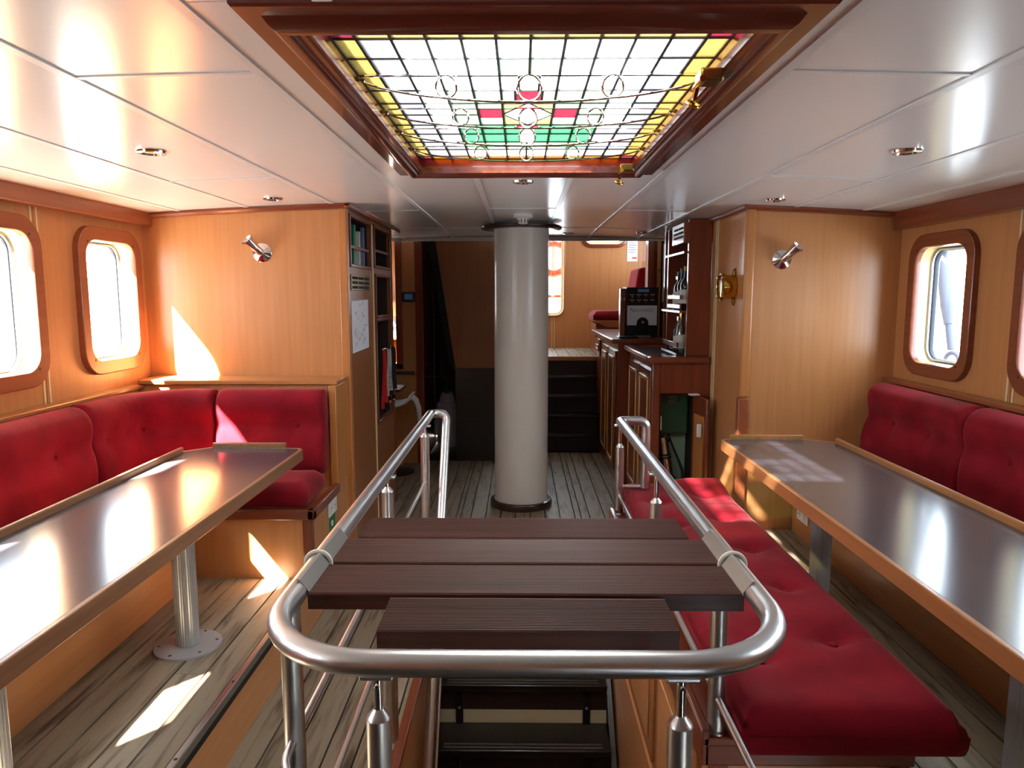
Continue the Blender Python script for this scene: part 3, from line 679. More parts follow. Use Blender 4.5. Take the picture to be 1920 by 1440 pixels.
back_cushion('red velvet back cushion nearest the right bulkhead', [((2.2, 4.22), (-1, 0)), ((2.2, 3.29), (-1, 0))], gB, [0.28, 0.62], zs=0.045, wob=0.006)
back_cushion('red velvet back cushion at the right picture edge', [((2.2, 3.28), (-1, 0)), ((2.2, 2.35), (-1, 0))], gB, [0.28, 0.62], zs=0.045, wob=0.006)

def pad(label, x0, x1, y0, y1, z0, z1, buttons=(), group=None, er=0.045, name='seat_cushion', nx=26, step=0.035, dim=0.02):
    ny = max(8, int((y1 - y0) / step)); nx = max(8, int((x1 - x0) / step))
    g = G(); top = []
    def edge(i, n, a, b):
        return a + (b - a) * i / n
    for j in range(ny + 1):
        row = []
        for i in range(nx + 1):
            x, y = edge(i, nx, x0, x1), edge(j, ny, y0, y1)
            d = min(x - x0, x1 - x, y - y0, y1 - y)
            h = z1 - (er * 0.75) * (1 - math.sqrt(max(0, 1 - (1 - min(1, d / er)) ** 2)))
            h += (0.006 * math.sin(5.1 * y + 2.0 * x) * math.sin(7 * x + 1.3 * y) + (0.0035 * math.sin(17 * y + 9 * x) * math.sin(13 * x - 11 * y) if buttons else 0)) * min(1, d / 0.1)
            for (bx, by) in buttons:
                r2 = (x - bx) ** 2 + (y - by) ** 2
                h -= dim * math.exp(-r2 / 0.0018) + dim * 0.5 * math.exp(-r2 / 0.012)
                h -= 0.004 * math.exp(-((y - by) ** 2) / 0.0004) * math.exp(-((x - bx) ** 2) / 0.02)
            if buttons:
                u1 = min(1, max(0, (y - 3.40) / 0.3)); u2 = min(1, max(0, (x - 0.66) / 0.25)); h += 0.035 * u1 * u1 * (3 - 2 * u1) * u2 * u2 * (3 - 2 * u2)
            row.append(len(g.v)); g.v.append(Vector((x, y, h)))
        top.append(row)
    for j in range(ny):
        for i in range(nx): g.f.append((top[j][i], top[j][i + 1], top[j + 1][i + 1], top[j + 1][i]))
    ring = [top[0][i] for i in range(nx)] + [top[j][nx] for j in range(ny)] + [top[ny][i] for i in range(nx, 0, -1)] + [top[j][0] for j in range(ny, 0, -1)]
    cx_, cy_ = (x0 + x1) / 2, (y0 + y1) / 2; prev = ring
    for (zz, infl) in ((z1 - er * .95, 0.004), (z1 - er * 1.2, 0.007), ((z0 + z1) / 2, 0.009), (z0 + 0.03, 0.007), (z0 + 0.012, 0.003), (z0 + 0.004, -0.004), (z0, -0.015)):
        cur = []
        for r in ring:
            p = g.v[r]; v = Vector((p.x, p.y, zz))
            v.x += infl * (1 if p.x > x1 - 1e-5 else -1 if p.x < x0 + 1e-5 else 0); v.y += infl * (1 if p.y > y1 - 1e-5 else -1 if p.y < y0 + 1e-5 else 0)
            cur.append(len(g.v)); g.v.append(v)
        n = len(ring)
        for k in range(n): g.f.append((prev[k], cur[k], cur[(k + 1) % n], prev[(k + 1) % n]))
        prev = cur
    g.f.append(tuple(prev))
    o = g.build(name, 'velvet', None, smooth=True, angle=89); tag(o, label, 'cushion', group)
    for (bx, by) in buttons:
        G().lathe([(0.014, -0.004), (0.012, 0.003), (0.004, 0.006)], (bx, by, z1 - dim * 1.45), n=12).build('button', 'velvet', o, smooth=True)
    return o

# left corner sofa carcass
t = thing('corner_sofa', 'built in L shaped wooden corner sofa base on the left', 'sofa', (-1.7, 3.0, PZ))
G().box(-W + 0.012, -1.66, -2.4, 4.27, PZ, 0.585).build('long_base', 'panel_y', t)
G().box(-1.66, -1.055, 3.485, 4.27, PZ, 0.585).build('short_base', 'panel', t)
G().box(-1.70, -1.65, -2.4, 3.5, 0.585, 0.612).build('seat_lip', 'mahog_y', t, bevel=0.006)
G().box(-1.70, -1.035, 3.465, 3.51, 0.570, 0.625).build('seat_lip', 'mahog_x', t, bevel=0.008)
G().box(-1.075, -1.035, 3.465, 4.0, 0.570, 0.625).build('seat_lip', 'mahog_y', t, bevel=0.008)
G().box(-1.10, -1.052, 3.478, 3.52, PZ, 0.572).build('corner_post', 'mahog_z', t, bevel=0.006)
G().box(-2.2, -1.055, 4.05, 4.272, 0.585, 1.187).build('back_board', 'panel', t)
G().box(-W + 0.012, -2.2, -2.4, 4.1, 0.585, 1.165).build('back_board', 'panel_y', t)
G().box(-W + 0.012, -2.165, -2.4, 4.06, 1.165, 1.188).build('back_rail', 'oak_y', t, bevel=0.005)
G().box(-W + 0.06, -1.045, 4.03, 4.273, 1.187, 1.214).build('ledge', 'oak_x', t, bevel=0.006)
G().box(-1.087, -1.045, 3.995, 4.273, 0.61, 1.187).build('end_board', 'oak', t, bevel=0.006)
for k in (-0.02, 0.02): G().box(-1.659, -1.655, 2.05 + k - .004, 2.05 + k + .004, PZ, 0.585).build('inlay_strip', 'cream', t)
pad('red velvet seat cushion on the sofa end below the sunlit bulkhead', -2.00, -1.09, 3.50, 3.85, 0.626, 0.745, [], 'red velvet sofa seat cushions')
pad('long red velvet seat cushion between left table and wall', -2.00, -1.67, 0.6, 3.48, 0.614, 0.785, [], 'red velvet sofa seat cushions', step=0.06)
# right wall sofa
t = thing('wall_sofa', 'built in wooden sofa base along the right wall', 'sofa', (1.95, 2.0, PZ))
G().box(1.67, W - 0.012, -2.4, 4.27, PZ, 0.585).build('base', 'panel_y', t)
G().box(1.66, 1.70, -2.4, 4.27, 0.585, 0.615).build('seat_lip', 'oak_y', t, bevel=0.005)
G().box(2.2, W - 0.012, -2.4, 4.27, 0.585, 1.185).build('back_board', 'panel_y', t)
G().box(2.165, W - 0.012, -2.4, 4.28, 1.185, 1.21).build('back_rail', 'beam', t, bevel=0.005)
pad('long red velvet seat cushion between right table and wall', 1.69, 1.99, 1.4, 4.26, 0.616, 0.735, [], 'red velvet sofa seat cushions', step=0.06)
# free bench beside the hatch
t = thing('bench', 'wooden storage bench standing against the stair railing', 'bench', (0.74, 2.65, 0))
G().box(0.487, 1.0, 1.72, 3.60, 0.0, 0.555).build('bench_box', 'panel_y', t)
G().box(0.468, 1.02, 1.70, 3.615, 0.555, 0.578).build('bench_top', 'mahog_y', t, bevel=0.004)
G().box(0.462, 0.487, 1.70, 3.615, 0.50, 0.60).build('side_lip', 'mahog_y', t, bevel=0.006)
G().box(0.47, 1.01, 1.70, 1.72, 0.50, 0.56).build('end_lip', 'mahog_x', t, bevel=0.006)
G().box(0.487, 0.535, 1.708, 1.72, 0.0, 0.5).build('end_post', 'mahog_z', t); G().box(0.955, 1.0, 1.708, 1.72, 0.0, 0.5).build('end_post', 'mahog_z', t)
for (a, b) in ((1.78, 2.32), (2.38, 2.92), (2.98, 3.54)):
    d = G().box(0.470, 0.487, a, b, 0.03, 0.49).build('bench_door', 'oak_y', t, bevel=0.005)
    G().box(0.464, 0.470, a + 0.06, b - 0.06, 0.09, 0.43).build('door_panel', 'panel_y', d, bevel=0.004)
    G().lathe([(0.006, 0), (0.006, 0.014), (0.012, 0.018), (0.010, 0.026)], (0.470, a + 0.03, 0.36), (-1, 0, 0), 14).build('knob', 'chrome', d, smooth=True)
bt = [(0.70 + 0.22 * (k % 2), 1.95 + 0.26 * k) for k in range(7)] + [(0.95 - 0.22 * (k % 2), 2.08 + 0.26 * k) for k in range(6)]
bt = [(0.68, 1.92), (0.93, 2.02), (0.68, 2.30), (0.93, 2.40), (0.68, 2.68), (0.93, 2.78), (0.68, 3.06), (0.93, 3.16), (0.68, 3.42), (0.93, 3.52)]
pad('long tufted red velvet bench cushion beside the stair railing', 0.545, 1.075, 1.62, 3.76, 0.58, 0.70, bt, 'red velvet sofa seat cushions', er=0.055, step=0.02, dim=0.022)

# ================================================================== wall lamps, sockets, sign
def wall_spot(x, y, z, sgn, label):
    t = thing('wall_spotlight', label, 'wall lamp', (x, y, z - 0.05), 'chrome bulkhead spotlights')
    G().lathe([(0.057, 0), (0.057, 0.004), (0.054, 0.007), (0.012, 0.018), (0.01, 0.02)], (x, y, z), (0, -1, 0), 32).build('wall_plate', 'chrome', t, smooth=True)
    d = Vector((sgn * 0.55, -0.45, 0.62)).normalized(); p = Vector((x, y - 0.028, z))
    G().cyl((x, y - 0.01, z), tuple(p), 0.010, n=12).build('swivel', 'chrome', t, smooth=True)
    h = G().lathe([(0.014, -0.014), (0.022, 0.0), (0.024, 0.045), (0.028, 0.065), (0.040, 0.105), (0.036, 0.109), (0.028, 0.09)], tuple(p), tuple(d), 24).build('lamp_head', 'chrome', t, smooth=True, angle=50)
    q = p + d * 0.09; G().lathe([(0.027, 0), (0.027, 0.004)], tuple(q), tuple(d), 18).build('lens', 'alu', h)
wall_spot(-1.53, BK, 1.945, -1, 'chrome wall spotlight on the sunlit left bulkhead')
wall_spot(1.545, BK + 0.02, 1.905, 1, 'chrome wall spotlight on the right bulkhead')
LY = 4.50
t = thing('brass_wall_lamp', 'round polished brass porthole lamp on the right pillar', 'wall lamp', (1.29, LY, 1.66))
c = (1.33, LY, 1.745); d = (-1, 0, 0)
G().lathe([(0.064, 0), (0.064, 0.008), (0.06, 0.012)], c, d, 32).build('back_plate', 'brass', t, smooth=True)
for s_ in (-1, 1): G().lathe([(0.030, 0), (0.030, 0.005), (0.024, 0.008)], (1.33, LY, 1.745 + s_ * 0.085), d, 20).build('mounting_ear', 'brass', t, smooth=True)
G().lathe([(0.074, 0.006), (0.076, 0.04), (0.076, 0.068), (0.086, 0.072), (0.086, 0.088), (0.074, 0.092), (0.066, 0.084)], c, d, 36).build('housing', 'brass', t, smooth=True, angle=50)
G().lathe([(0.066, 0.082), (0.04, 0.088), (0.006, 0.09)], c, d, 28).build('lens', 'glass', t, smooth=True)
G().lathe([(0.066, 0.04), (0.06, 0.042)], c, d, 24).build('reflector', 'cream', t)
for k in range(4):
    q = PI / 4 + PI / 2 * k; G().lathe([(0.008, 0), (0.008, 0.02), (0.004, 0.024)], (1.33 - 0.074, LY + 0.080 * math.cos(q), 1.745 + 0.080 * math.sin(q)), d, 10).build('clamp_screw', 'brass', t, smooth=True)
def sockets(x, y, z, sx, label, ry=0.16):
    t = thing('wall_socket', label, 'socket', (x, y, z - 0.045))
    a, b = sorted((x, x + sx * 0.012))
    p = G().box(a, b, y - ry / 2, y + ry / 2, z - 0.042, z + 0.042).build('cover_plate', 'white', t, bevel=0.004)
    for k in (-1, 1):
        G().lathe([(0.026, 0.0), (0.026, 0.002), (0.022, 0.0025), (0.020, 0.001)], (x + sx * 0.012, y + k * ry / 4, z), (sx, 0, 0), 20).build('socket_well', 'strip_white', p, smooth=True)
        for m_ in (-1, 1): G().lathe([(0.003, 0), (0.003, 0.001)], (x + sx * 0.0135, y + k * ry / 4 + m_ * 0.009, z), (sx, 0, 0), 8).build('contact_hole', 'blackmatte', p)
sockets(-1.055, 3.86, 0.525, 1, 'white double wall socket on the end of the corner sofa')
sockets(1.67, 4.10, 0.41, -1, 'white double wall socket on the right sofa base below the table')
t = thing('safety_sign', 'small green safety sticker below the sofa end socket', 'sign', (-1.054, 3.87, 0.40))
G().box(-1.055, -1.053, 3.81, 3.93, 0.395, 0.475).build('sticker', 'signgreen', t)
G().torus((-1.052, 3.86, 0.43), (1, 0, 0), 0.014, 0.003, 18, 6).build('pictogram', 'white', t)

# ================================================================== LEFT CABINET WITH NICHES
CX = -1.03
t = thing('shelf_cabinet', 'tall cherry wood cabinet with open niches beside the aisle', 'cabinet', (-1.2, 5.03, 0))
niches = [(4.37, 4.94, 1.885, 2.165), (5.09, 5.66, 1.905, 2.165), (5.11, 5.64, 1.545, 1.825), (5.10, 5.66, 0.785, 1.505)]
Y0, Y1, ZT = BK + 0.05, 5.74, 2.215
ycuts = {0: [(Y0, 5.0)], 1: [(5.0, Y1)]}
def face(y0, y1, z0, z1, nm='face_panel'): G().box(CX - 0.018, CX, y0, y1, z0, z1).build(nm, 'panel_shaded', t)
a = niches[0]
face(Y0, a[0], a[2], ZT); face(a[1], 4.99, a[2], ZT); face(a[0], a[1], a[3], ZT); face(Y0, 4.99, 0.0, a[2])
zz = 0.0
for (n0, n1, n2, n3) in (niches[3], niches[2], niches[1]):
    face(5.03, Y1, zz, n2); face(5.03, n0, n2, n3); face(n1, Y1, n2, n3); zz = n3
face(5.03, Y1, zz, ZT)
G().box(CX - 0.02, CX + 0.003, 4.99, 5.03, 0.0, ZT).build('divider_strip', 'oak', t)
for k in (4.998, 5.022): G().box(CX + 0.003, CX + 0.006, k - 0.005, k + 0.005, 0, 2.17).build('inlay_strip', 'cream', t)
G().box(CX - 0.36, CX + 0.006, Y1, Y1 + 0.02, 0, ZT).build('end_panel', 'mahog_z', t)
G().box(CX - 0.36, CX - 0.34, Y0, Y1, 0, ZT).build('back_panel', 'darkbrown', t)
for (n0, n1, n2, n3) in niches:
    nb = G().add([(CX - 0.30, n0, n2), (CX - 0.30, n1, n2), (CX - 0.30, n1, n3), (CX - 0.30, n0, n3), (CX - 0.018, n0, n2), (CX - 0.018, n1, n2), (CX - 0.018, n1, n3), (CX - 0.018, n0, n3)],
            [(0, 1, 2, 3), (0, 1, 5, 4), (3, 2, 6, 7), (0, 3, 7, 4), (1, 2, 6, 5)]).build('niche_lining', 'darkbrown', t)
    for (y0, y1, z0, z1) in ((n0 - .02, n0, n2 - .02, n3 + .02), (n1, n1 + .02, n2 - .02, n3 + .02), (n0, n1, n2 - .02, n2), (n0, n1, n3, n3 + .02)):
        G().box(CX, CX + 0.010, y0, y1, z0, z1).build('niche_frame', 'mahog_y', t, bevel=0.003)
    if n2 > 1.8: G().box(CX - 0.015, CX - 0.003, n0, n1, n2 + 0.095, n2 + 0.115).build('retaining_bar', 'mahog_y', t, bevel=0.003)
v = G().box(CX, CX + 0.006, 4.36, 4.90, 1.725, 1.822).build('vent_grille', 'oldbrass', t, bevel=0.002)
for r in range(3):
    for c_ in range(3):
        G().box(CX + 0.005, CX + 0.0075, 4.385 + c_ * 0.17, 4.53 + c_ * 0.17, 1.735 + r * 0.029, 1.752 + r * 0.029).build('vent_slot', 'blackmatte', v)
# things in the niches
def binder(y, w_, hgt, mat, lean, label):
    t_ = thing('ring_binder', label, 'binder', (CX - 0.12, y, 1.886), 'binders in the top cabinet niche')
    rot = Matrix.Rotation(lean, 3, 'X')
    def ob(c_, s_, nm, mt): G().obox(Vector((CX - 0.125, y, 1.888)) + rot @ Vector(c_), s_, rot).build(nm, mt, t_, bevel=0.002)
    ob((0, -w_ / 2 + .002, hgt / 2), (0.2, 0.004, hgt), 'cover', mat); ob((0, w_ / 2 - .002, hgt / 2), (0.2, 0.004, hgt), 'cover', mat)
    ob((0.1, 0, hgt / 2), (0.004, w_, hgt), 'spine', mat); ob((-0.005, 0, hgt / 2 - .005), (0.185, w_ * 0.7, hgt - .03), 'pages', 'paper')
binder(4.60, 0.05, 0.25, 'binder_green', -0.06, 'dark green binder leaning in the top left cabinet niche')
binder(4.745, 0.02, 0.22, 'label_white', -0.04, 'thin white folder between the green and blue binders')
binder(4.80, 0.045, 0.25, 'binder_dark', 0, 'navy binder in the top cabinet niche beside the white folder')
binder(4.87, 0.04, 0.255, 'binder_blue', 0, 'bright blue binder in the top cabinet niche')
t2 = thing('folded_cap', 'pale folded cloth and black pouch in the upper far niche', 'cloth', (CX - 0.12, 5.3, 1.906))
G().lathe([(0.08, 0), (0.085, 0.04), (0.07, 0.09), (0.03, 0.11)], (CX - 0.12, 5.30, 1.906), n=16).build('pouch', 'black', t2, smooth=True)
G().lathe([(0.07, 0), (0.065, 0.03), (0.03, 0.06)], (CX - 0.13, 5.24, 2.012), (0.2, -0.3, 1), 16).build('cloth', 'coat', t2, smooth=True)
t2 = thing('paper_bag', 'crumpled white bag with red print in the middle niche', 'bag', (CX - 0.1, 5.25, 1.546))
o = G().lathe([(0.05, 0), (0.075, 0.03), (0.07, 0.07), (0.035, 0.10), (0.045, 0.13)], (CX - 0.10, 5.24, 1.546), n=14).build('bag', 'paper', t2, smooth=True)
G().obox((CX - 0.035, 5.22, 1.59), (0.012, 0.04, 0.03), Matrix.Rotation(0.3, 3, 'Y')).build('red_print', 'redlabel', t2)
# plan sheet taped to the cabinet
t2 = thing('plan_sheet', 'white sheet with pen sketches taped on the cabinet side', 'paper', (CX + 0.001, 4.59, 1.34))
G().add([(CX + 0.001, 4.355, 1.66), (CX + 0.001, 4.83, 1.665), (CX + 0.001, 4.83, 1.345), (CX + 0.001, 4.365, 1.34), (CX + 0.003, 4.355, 1.66), (CX + 0.003, 4.83, 1.665), (CX + 0.003, 4.83, 1.345), (CX + 0.003, 4.365, 1.34)],
        [(0, 1, 2, 3), (4, 5, 6, 7), (0, 1, 5, 4), (1, 2, 6, 5), (2, 3, 7, 6), (3, 0, 4, 7)]).build('sheet', 'paper', t2)
rg = random.Random(5); g = G()
for k in range(26):
    y, z = rg.uniform(4.40, 4.78), rg.uniform(1.37, 1.64); ln = rg.uniform(0.02, 0.06)
    pts = [(CX + 0.0035, y + ln * 0.5 * math.cos(q) * rg.uniform(.4, 1), z + ln * 0.35 * math.sin(q)) for q in [0, 1.2, 2.4, 3.6]]
    g.tube(pts, 0.0009, 4)
g.build('pen_sketch', 'ink', t2)
# lanyards
def lanyard(y, x, z1, mat, w_, label, txt=None):
    t_ = thing('lanyard', label, 'lanyard', (x, y, z1), 'lanyards hanging on the cabinet hook')
    zt = 1.29
    for k, (dx, zb) in enumerate(((-0.010, z1 + 0.05), (0.010, z1 + 0.10))):
        pts = [(x + dx * u * 1.4 + 0.004 * math.sin(5 * u + k), y - 0.004 * k, zt + (zb - zt) * u) for u in [i / 10 for i in range(11)]]
        lp = [[(p[0] - w_ / 2, p[1], p[2]), (p[0] + w_ / 2, p[1], p[2]), (p[0] + w_ / 2, p[1] + .002, p[2]), (p[0] - w_ / 2, p[1] + .002, p[2])] for p in pts]
        b_ = G().loft(lp).build('ribbon', mat, t_)
        if txt and k == 1: put_text(G(), txt, 0.032, frame_mat((x + 0.010, y - 0.006, zt - 0.22), (0.03, 0, 1), (-1, 0, 0.03))).build('lettering', 'black', b_)
    G().box(x - 0.012, x + 0.012, y - 0.004, y + 0.004, z1 + 0.02, z1 + 0.055).build('buckle', 'black', t_, bevel=0.002)
    G().torus((x, y, z1 + 0.01), (0, 1, 0), 0.008, 0.002, 12, 6).build('clip', 'chrome', t_)
lanyard(5.27, CX + 0.020, 0.80, 'redcloth', 0.024, 'red lanyard hanging from the cabinet niche')
lanyard(5.43, CX + 0.026, 0.87, 'label_white', 0.028, 'white lanyard with printed name beside the red one', 'ELDORADO')
lanyard(5.60, CX + 0.026, 0.86, 'navy', 0.034, 'navy blue lanyard hanging rightmost on the cabinet')
t2 = thing('coat_hook', 'small chrome hook rail in the lowest cabinet niche', 'hook', (CX, 5.45, 1.27))
G().box(CX + 0.0105, CX + 0.022, 5.22, 5.66, 1.288, 1.303).build('hook_bar', 'chrome', t2, bevel=0.003)
G().tube(fillet([(CX + 0.01, 5.40, 1.29), (CX + 0.045, 5.40, 1.29), (CX + 0.045, 5.40, 1.315)], 0.01), 0.004, 8).build('hook', 'chrome', t2, smooth=True)

# ================================================================== FAR PART, LEFT OF THE MAST
TY = 7.1
struct(G().box(-1.9, -1.88, 5.76, 6.9, 0, 2.3).build('wall_far_left', 'panel'))
struct(G().box(-1.9, -1.03, 5.74, 5.76, 0, 2.3).build('wall_cabinet_back', 'panel'))
tw = sempty('wall_thermostat', (-1.3, TY, 0))
G().box(-1.9, -0.985, TY, TY + 0.03, 0.0, 0.985).build('lower_panel', 'panel', tw)
G().box(-1.175, -1.03, TY, TY + 0.03, 0.985, 2.30).build('side_panel', 'panel', tw)
G().box(-1.9, -1.55, TY, TY + 0.03, 0.985, 2.30).build('side_panel', 'panel', tw)
G().box(-1.04, -0.975, TY - 0.015, TY + 0.035, 0.0, 2.30).build('corner_post', 'mahog_z', tw, bevel=0.006)
for b in ((-1.235, -1.17, 0.96, 2.30), (-1.6, -1.54, 0.96, 2.30)): G().box(b[0], b[1], TY - 0.02, TY + 0.04, b[2], b[3]).build('opening_frame', 'mahog_z', tw, bevel=0.006)
G().box(-1.6, -1.17, TY - 0.02, TY + 0.04, 0.955, 1.015).build('opening_sill', 'mahog_x', tw, bevel=0.006)
struct(G().box(-1.9, -1.0, 8.25, 8.28, 0, 2.9).build('wall_galley_back', 'panel'))
t = thing('galley_shelf', 'small wooden galley shelf seen through the framed opening', 'shelf', (-1.45, 8.15, 1.15))
for z in (1.20, 1.62): G().box(-1.85, -1.25, 8.0, 8.24, z, z + 0.025).build('shelf_board', 'oak_x', t)
G().box(-1.30, -1.27, 8.02, 8.24, 0.9, 2.0).build('shelf_side', 'oak', t)
for k, (z, h, m_, lb) in enumerate(((1.2255, 0.07, 'label_white', 'white box lowest on the galley shelf'), (1.296, 0.05, 'navy', 'dark folder lying on the white box in the galley'), (1.347, 0.08, 'paper', 'stack of white papers on top of the galley folder'))):
    o = G().box(-1.62, -1.32, 8.0, 8.2, z, z + h).build('stationery_box', m_, None, bevel=0.004); tag(o, lb, 'box', 'stationery on the galley shelf')
t = thing('thermostat', 'dark wall control panel with small blue screen', 'thermostat', (-1.10, TY - 0.02, 1.62))
G().box(-1.172, -1.035, TY - 0.022, TY, 1.625, 1.725).build('housing', 'screen_dark', t, bevel=0.012, seg=3)
G().box(-1.145, -1.065, TY - 0.0235, TY - 0.02, 1.65, 1.705).build('screen', 'screen', t)
t = thing('grab_rail', 'dark wooden grab rail below the framed opening', 'handrail', (-1.2, TY - 0.06, 0.9))
G().tube([(-1.6, TY - 0.05, 0.925), (-1.05, TY - 0.05, 0.925)], 0.018, 14).build('rail', 'darkring', t, smooth=True)
for x in (-1.5, -1.09): G().cyl((x, TY - 0.05, 0.925), (x, TY, 0.925), 0.012, n=12).build('bracket', 'oldbrass', t, smooth=True)
# stool
t = thing('bar_stool', 'white plastic shell stool on a round base behind the cabinet', 'stool', (-1.22, 6.75, 0))
lp = []
for k in range(9):
    u = k / 8; y = 6.55 + 0.36 * u; dz = 0.10 * math.sin(PI * u)
    lp.append([(-1.42, y, 0.80 + 0.14), (-1.40, y, 0.70), (-1.30, y, 0.655 - .02 * math.sin(PI * u)), (-1.14, y, 0.655 - .02 * math.sin(PI * u)), (-1.04, y, 0.70), (-1.02, y, 0.76)])
G().loft(lp, caps=False, closed=False).build('seat_shell', 'shell', t, smooth=True, subsurf=2, angle=90).modifiers.new('s', 'SOLIDIFY').thickness = 0.018
G().tube([(-1.035, 6.74, 0.73), (-1.0, 6.74, 0.70), (-0.975, 6.75, 0.62), (-0.965, 6.76, 0.46)], [0.03, 0.03, 0.026, 0.02], 12).build('arm_rim', 'shell', t, smooth=True)
G().cyl((-1.22, 6.73, 0.02), (-1.22, 6.73, 0.64), 0.025, n=16).build('stem', 'black', t, smooth=True)
G().lathe([(0.2, 0), (0.2, 0.008), (0.15, 0.02), (0.03, 0.035)], (-1.22, 6.73, 0), n=36).build('base_disc', 'black', t, smooth=True)
t = thing('side_shelf_board', 'small dark folding shelf board above the stool', 'shelf', (-1.25, 6.3, 0.86))
G().box(-1.5, -1.04, 6.10, 6.45, 0.86, 0.885).build('board', 'darkbrown', t, bevel=0.004)
G().prism([(-1.5, 0.86), (-1.5, 0.70), (-1.3, 0.86)], 'y', 6.25, 6.28).build('bracket', 'darkbrown', t)
G().box(-1.9, -1.49, 6.10, 6.45, 0.84, 0.875).build('wall_cleat', 'darkbrown', t)

# companionway enclosure
sc = sempty('wall_companionway', (-0.6, 7.5, 0))
G().box(-0.985, -0.97, TY + 0.03, 8.6, 0, 2.9).build('side_panel', 'mahog_y', sc)
for k in (7.98, 8.02): G().box(-0.97, -0.966, k - 0.004, k + 0.004, 0, 2.3).build('inlay_strip', 'edge_y', sc)
for z in (0.95, 0.98): G().box(-0.97, -0.966, TY + 0.04, 7.98, z - 0.004, z + 0.004).build('inlay_strip', 'edge_y', sc)
G().prism([(-0.86, 2.36), (-0.25, 2.36), (-0.25, 0.965), (-0.655, 0.965)], 'y', 7.15, 7.19).build('sloping_front', 'panel_shaded', sc)
G().prism([(-0.93, 2.36), (-0.86, 2.36), (-0.655, 0.965), (-0.70, 0.965)], 'y', 7.12, 7.19).build('stringer', 'blackmatte', sc)
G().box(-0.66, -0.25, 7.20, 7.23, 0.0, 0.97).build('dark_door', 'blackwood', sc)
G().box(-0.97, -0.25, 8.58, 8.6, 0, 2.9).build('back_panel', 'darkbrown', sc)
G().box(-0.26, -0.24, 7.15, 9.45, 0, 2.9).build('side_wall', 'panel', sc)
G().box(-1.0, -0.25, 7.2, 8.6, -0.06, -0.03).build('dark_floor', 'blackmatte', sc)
t = thing('jacket', 'grey jacket hanging in the dark companionway behind the railing', 'jacket', (-0.75, 7.35, 0.1))
lp = []
for k, (z, w_, d_) in enumerate(((0.74, 0.02, 0.02), (0.70, 0.06, 0.03), (0.62, 0.085, 0.04), (0.45, 0.09, 0.045), (0.25, 0.10, 0.05), (0.10, 0.105, 0.045))):
    lp.append([(-0.76 + w_ * math.cos(q) * (1 + .12 * math.sin(5 * q + k)), 7.30 + d_ * math.sin(q), z) for q in [2 * PI * i / 20 for i in range(20)]])
G().loft(lp).build('body', 'coat', t, smooth=True, subsurf=1, angle=80)
G().tube([(-0.83, 7.28, 0.60), (-0.86, 7.28, 0.45), (-0.865, 7.28, 0.26)], [0.03, 0.035, 0.03], 10).build('sleeve', 'coat', t, smooth=True)
G().tube([(-0.69, 7.28, 0.60), (-0.665, 7.28, 0.45), (-0.66, 7.28, 0.26)], [0.03, 0.035, 0.03], 10).build('sleeve', 'coat', t, smooth=True)
G().lathe([(0.03, 0), (0.045, 0.02), (0.03, 0.05)], (-0.76, 7.29, 0.69), n=12).build('collar', 'darkcoat', t, smooth=True)
G().tube(fillet([(-0.76, 7.29, 0.73), (-0.76, 7.29, 0.86), (-0.97, 7.29, 0.86)], 0.02), 0.005, 8).build('hanger_hook', 'black', t, smooth=True)

# ================================================================== STEPS AND UPPER SALOON
UZ = 1.0
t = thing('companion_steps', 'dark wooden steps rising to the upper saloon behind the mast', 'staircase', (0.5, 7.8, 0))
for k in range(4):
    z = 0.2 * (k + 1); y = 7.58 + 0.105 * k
    G().box(0.1, 0.855, y, y + 0.20, z - 0.03, z).build('tread', 'blackwood', t, bevel=0.005)  # near-black treads, the shade they stand in is put into the colour
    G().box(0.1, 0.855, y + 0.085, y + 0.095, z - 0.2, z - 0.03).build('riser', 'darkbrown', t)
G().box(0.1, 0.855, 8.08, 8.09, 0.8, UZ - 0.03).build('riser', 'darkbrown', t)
struct(G().box(-0.235, 1.79, 8.11, 8.13, -0.05, UZ - 0.065).build('wall_leak_steps', 'darkbrown'))  # dark panel added behind the steps to block a light leak
struct(G().box(-1.95, 1.95, 9.50, 9.54, -1.4, UZ).build('wall_leak_aft', 'white'))  # unseen end wall, added to close the light leak below the deck
G().prism([(7.56, 0.0), (8.10, UZ - 0.03), (8.10, 0.0)], 'x', -0.235, 0.10).build('stringer', 'mahog_z', t)
uf = sempty('floor_upper', (0.7, 8.8, UZ))
G().box(-0.24, 1.8, 8.1, 9.5, UZ - 0.06, UZ - 0.012).build('sub_floor', 'groove', uf)
plank_floor(uf, -0.24, 1.8, [(-0.24, 1.8, 8.12, 9.45)], UZ, pw=0.14, seedo=9)
G().box(-0.24, 0.95, 8.07, 8.12, UZ - 0.045, UZ + 0.003).build('nosing', 'oak_x', uf, bevel=0.005)
# upper shell with window openings
def holed(name, owner, mat, plane, k, rect_, holes, th=0.03):
    bm = bmesh.new()
    def P3(p): return (p[0], k, p[1]) if plane == 'y' else (k, p[0], p[1])
    def loop(pts):
        vs = [bm.verts.new(P3(p)) for p in pts]
        for i in range(len(vs)): ed.append(bm.edges.new((vs[i], vs[(i + 1) % len(vs)])))
    ed = []; a0, a1, z0, z1 = rect_
    loop([(a0, z0), (a1, z0), (a1, z1), (a0, z1)])
    for h in holes: loop(h)
    bmesh.ops.triangle_fill(bm, use_beauty=True, edges=ed); bm.verts.index_update()
    o = G().add([v_.co for v_ in bm.verts], [tuple(v_.index for v_ in f_.verts) for f_ in bm.faces]).build(name, mat, owner); bm.free()
    md = o.modifiers.new('s', 'SOLIDIFY'); md.thickness = th; md.offset = 0; return o
uw = sempty('wall_upper_back', (0.8, 9.45, 0))
hA = (0.25, 2.06, 0.62, 1.26, 0.10); hB = (1.09, 2.62, 0.52, 0.54, 0.10)
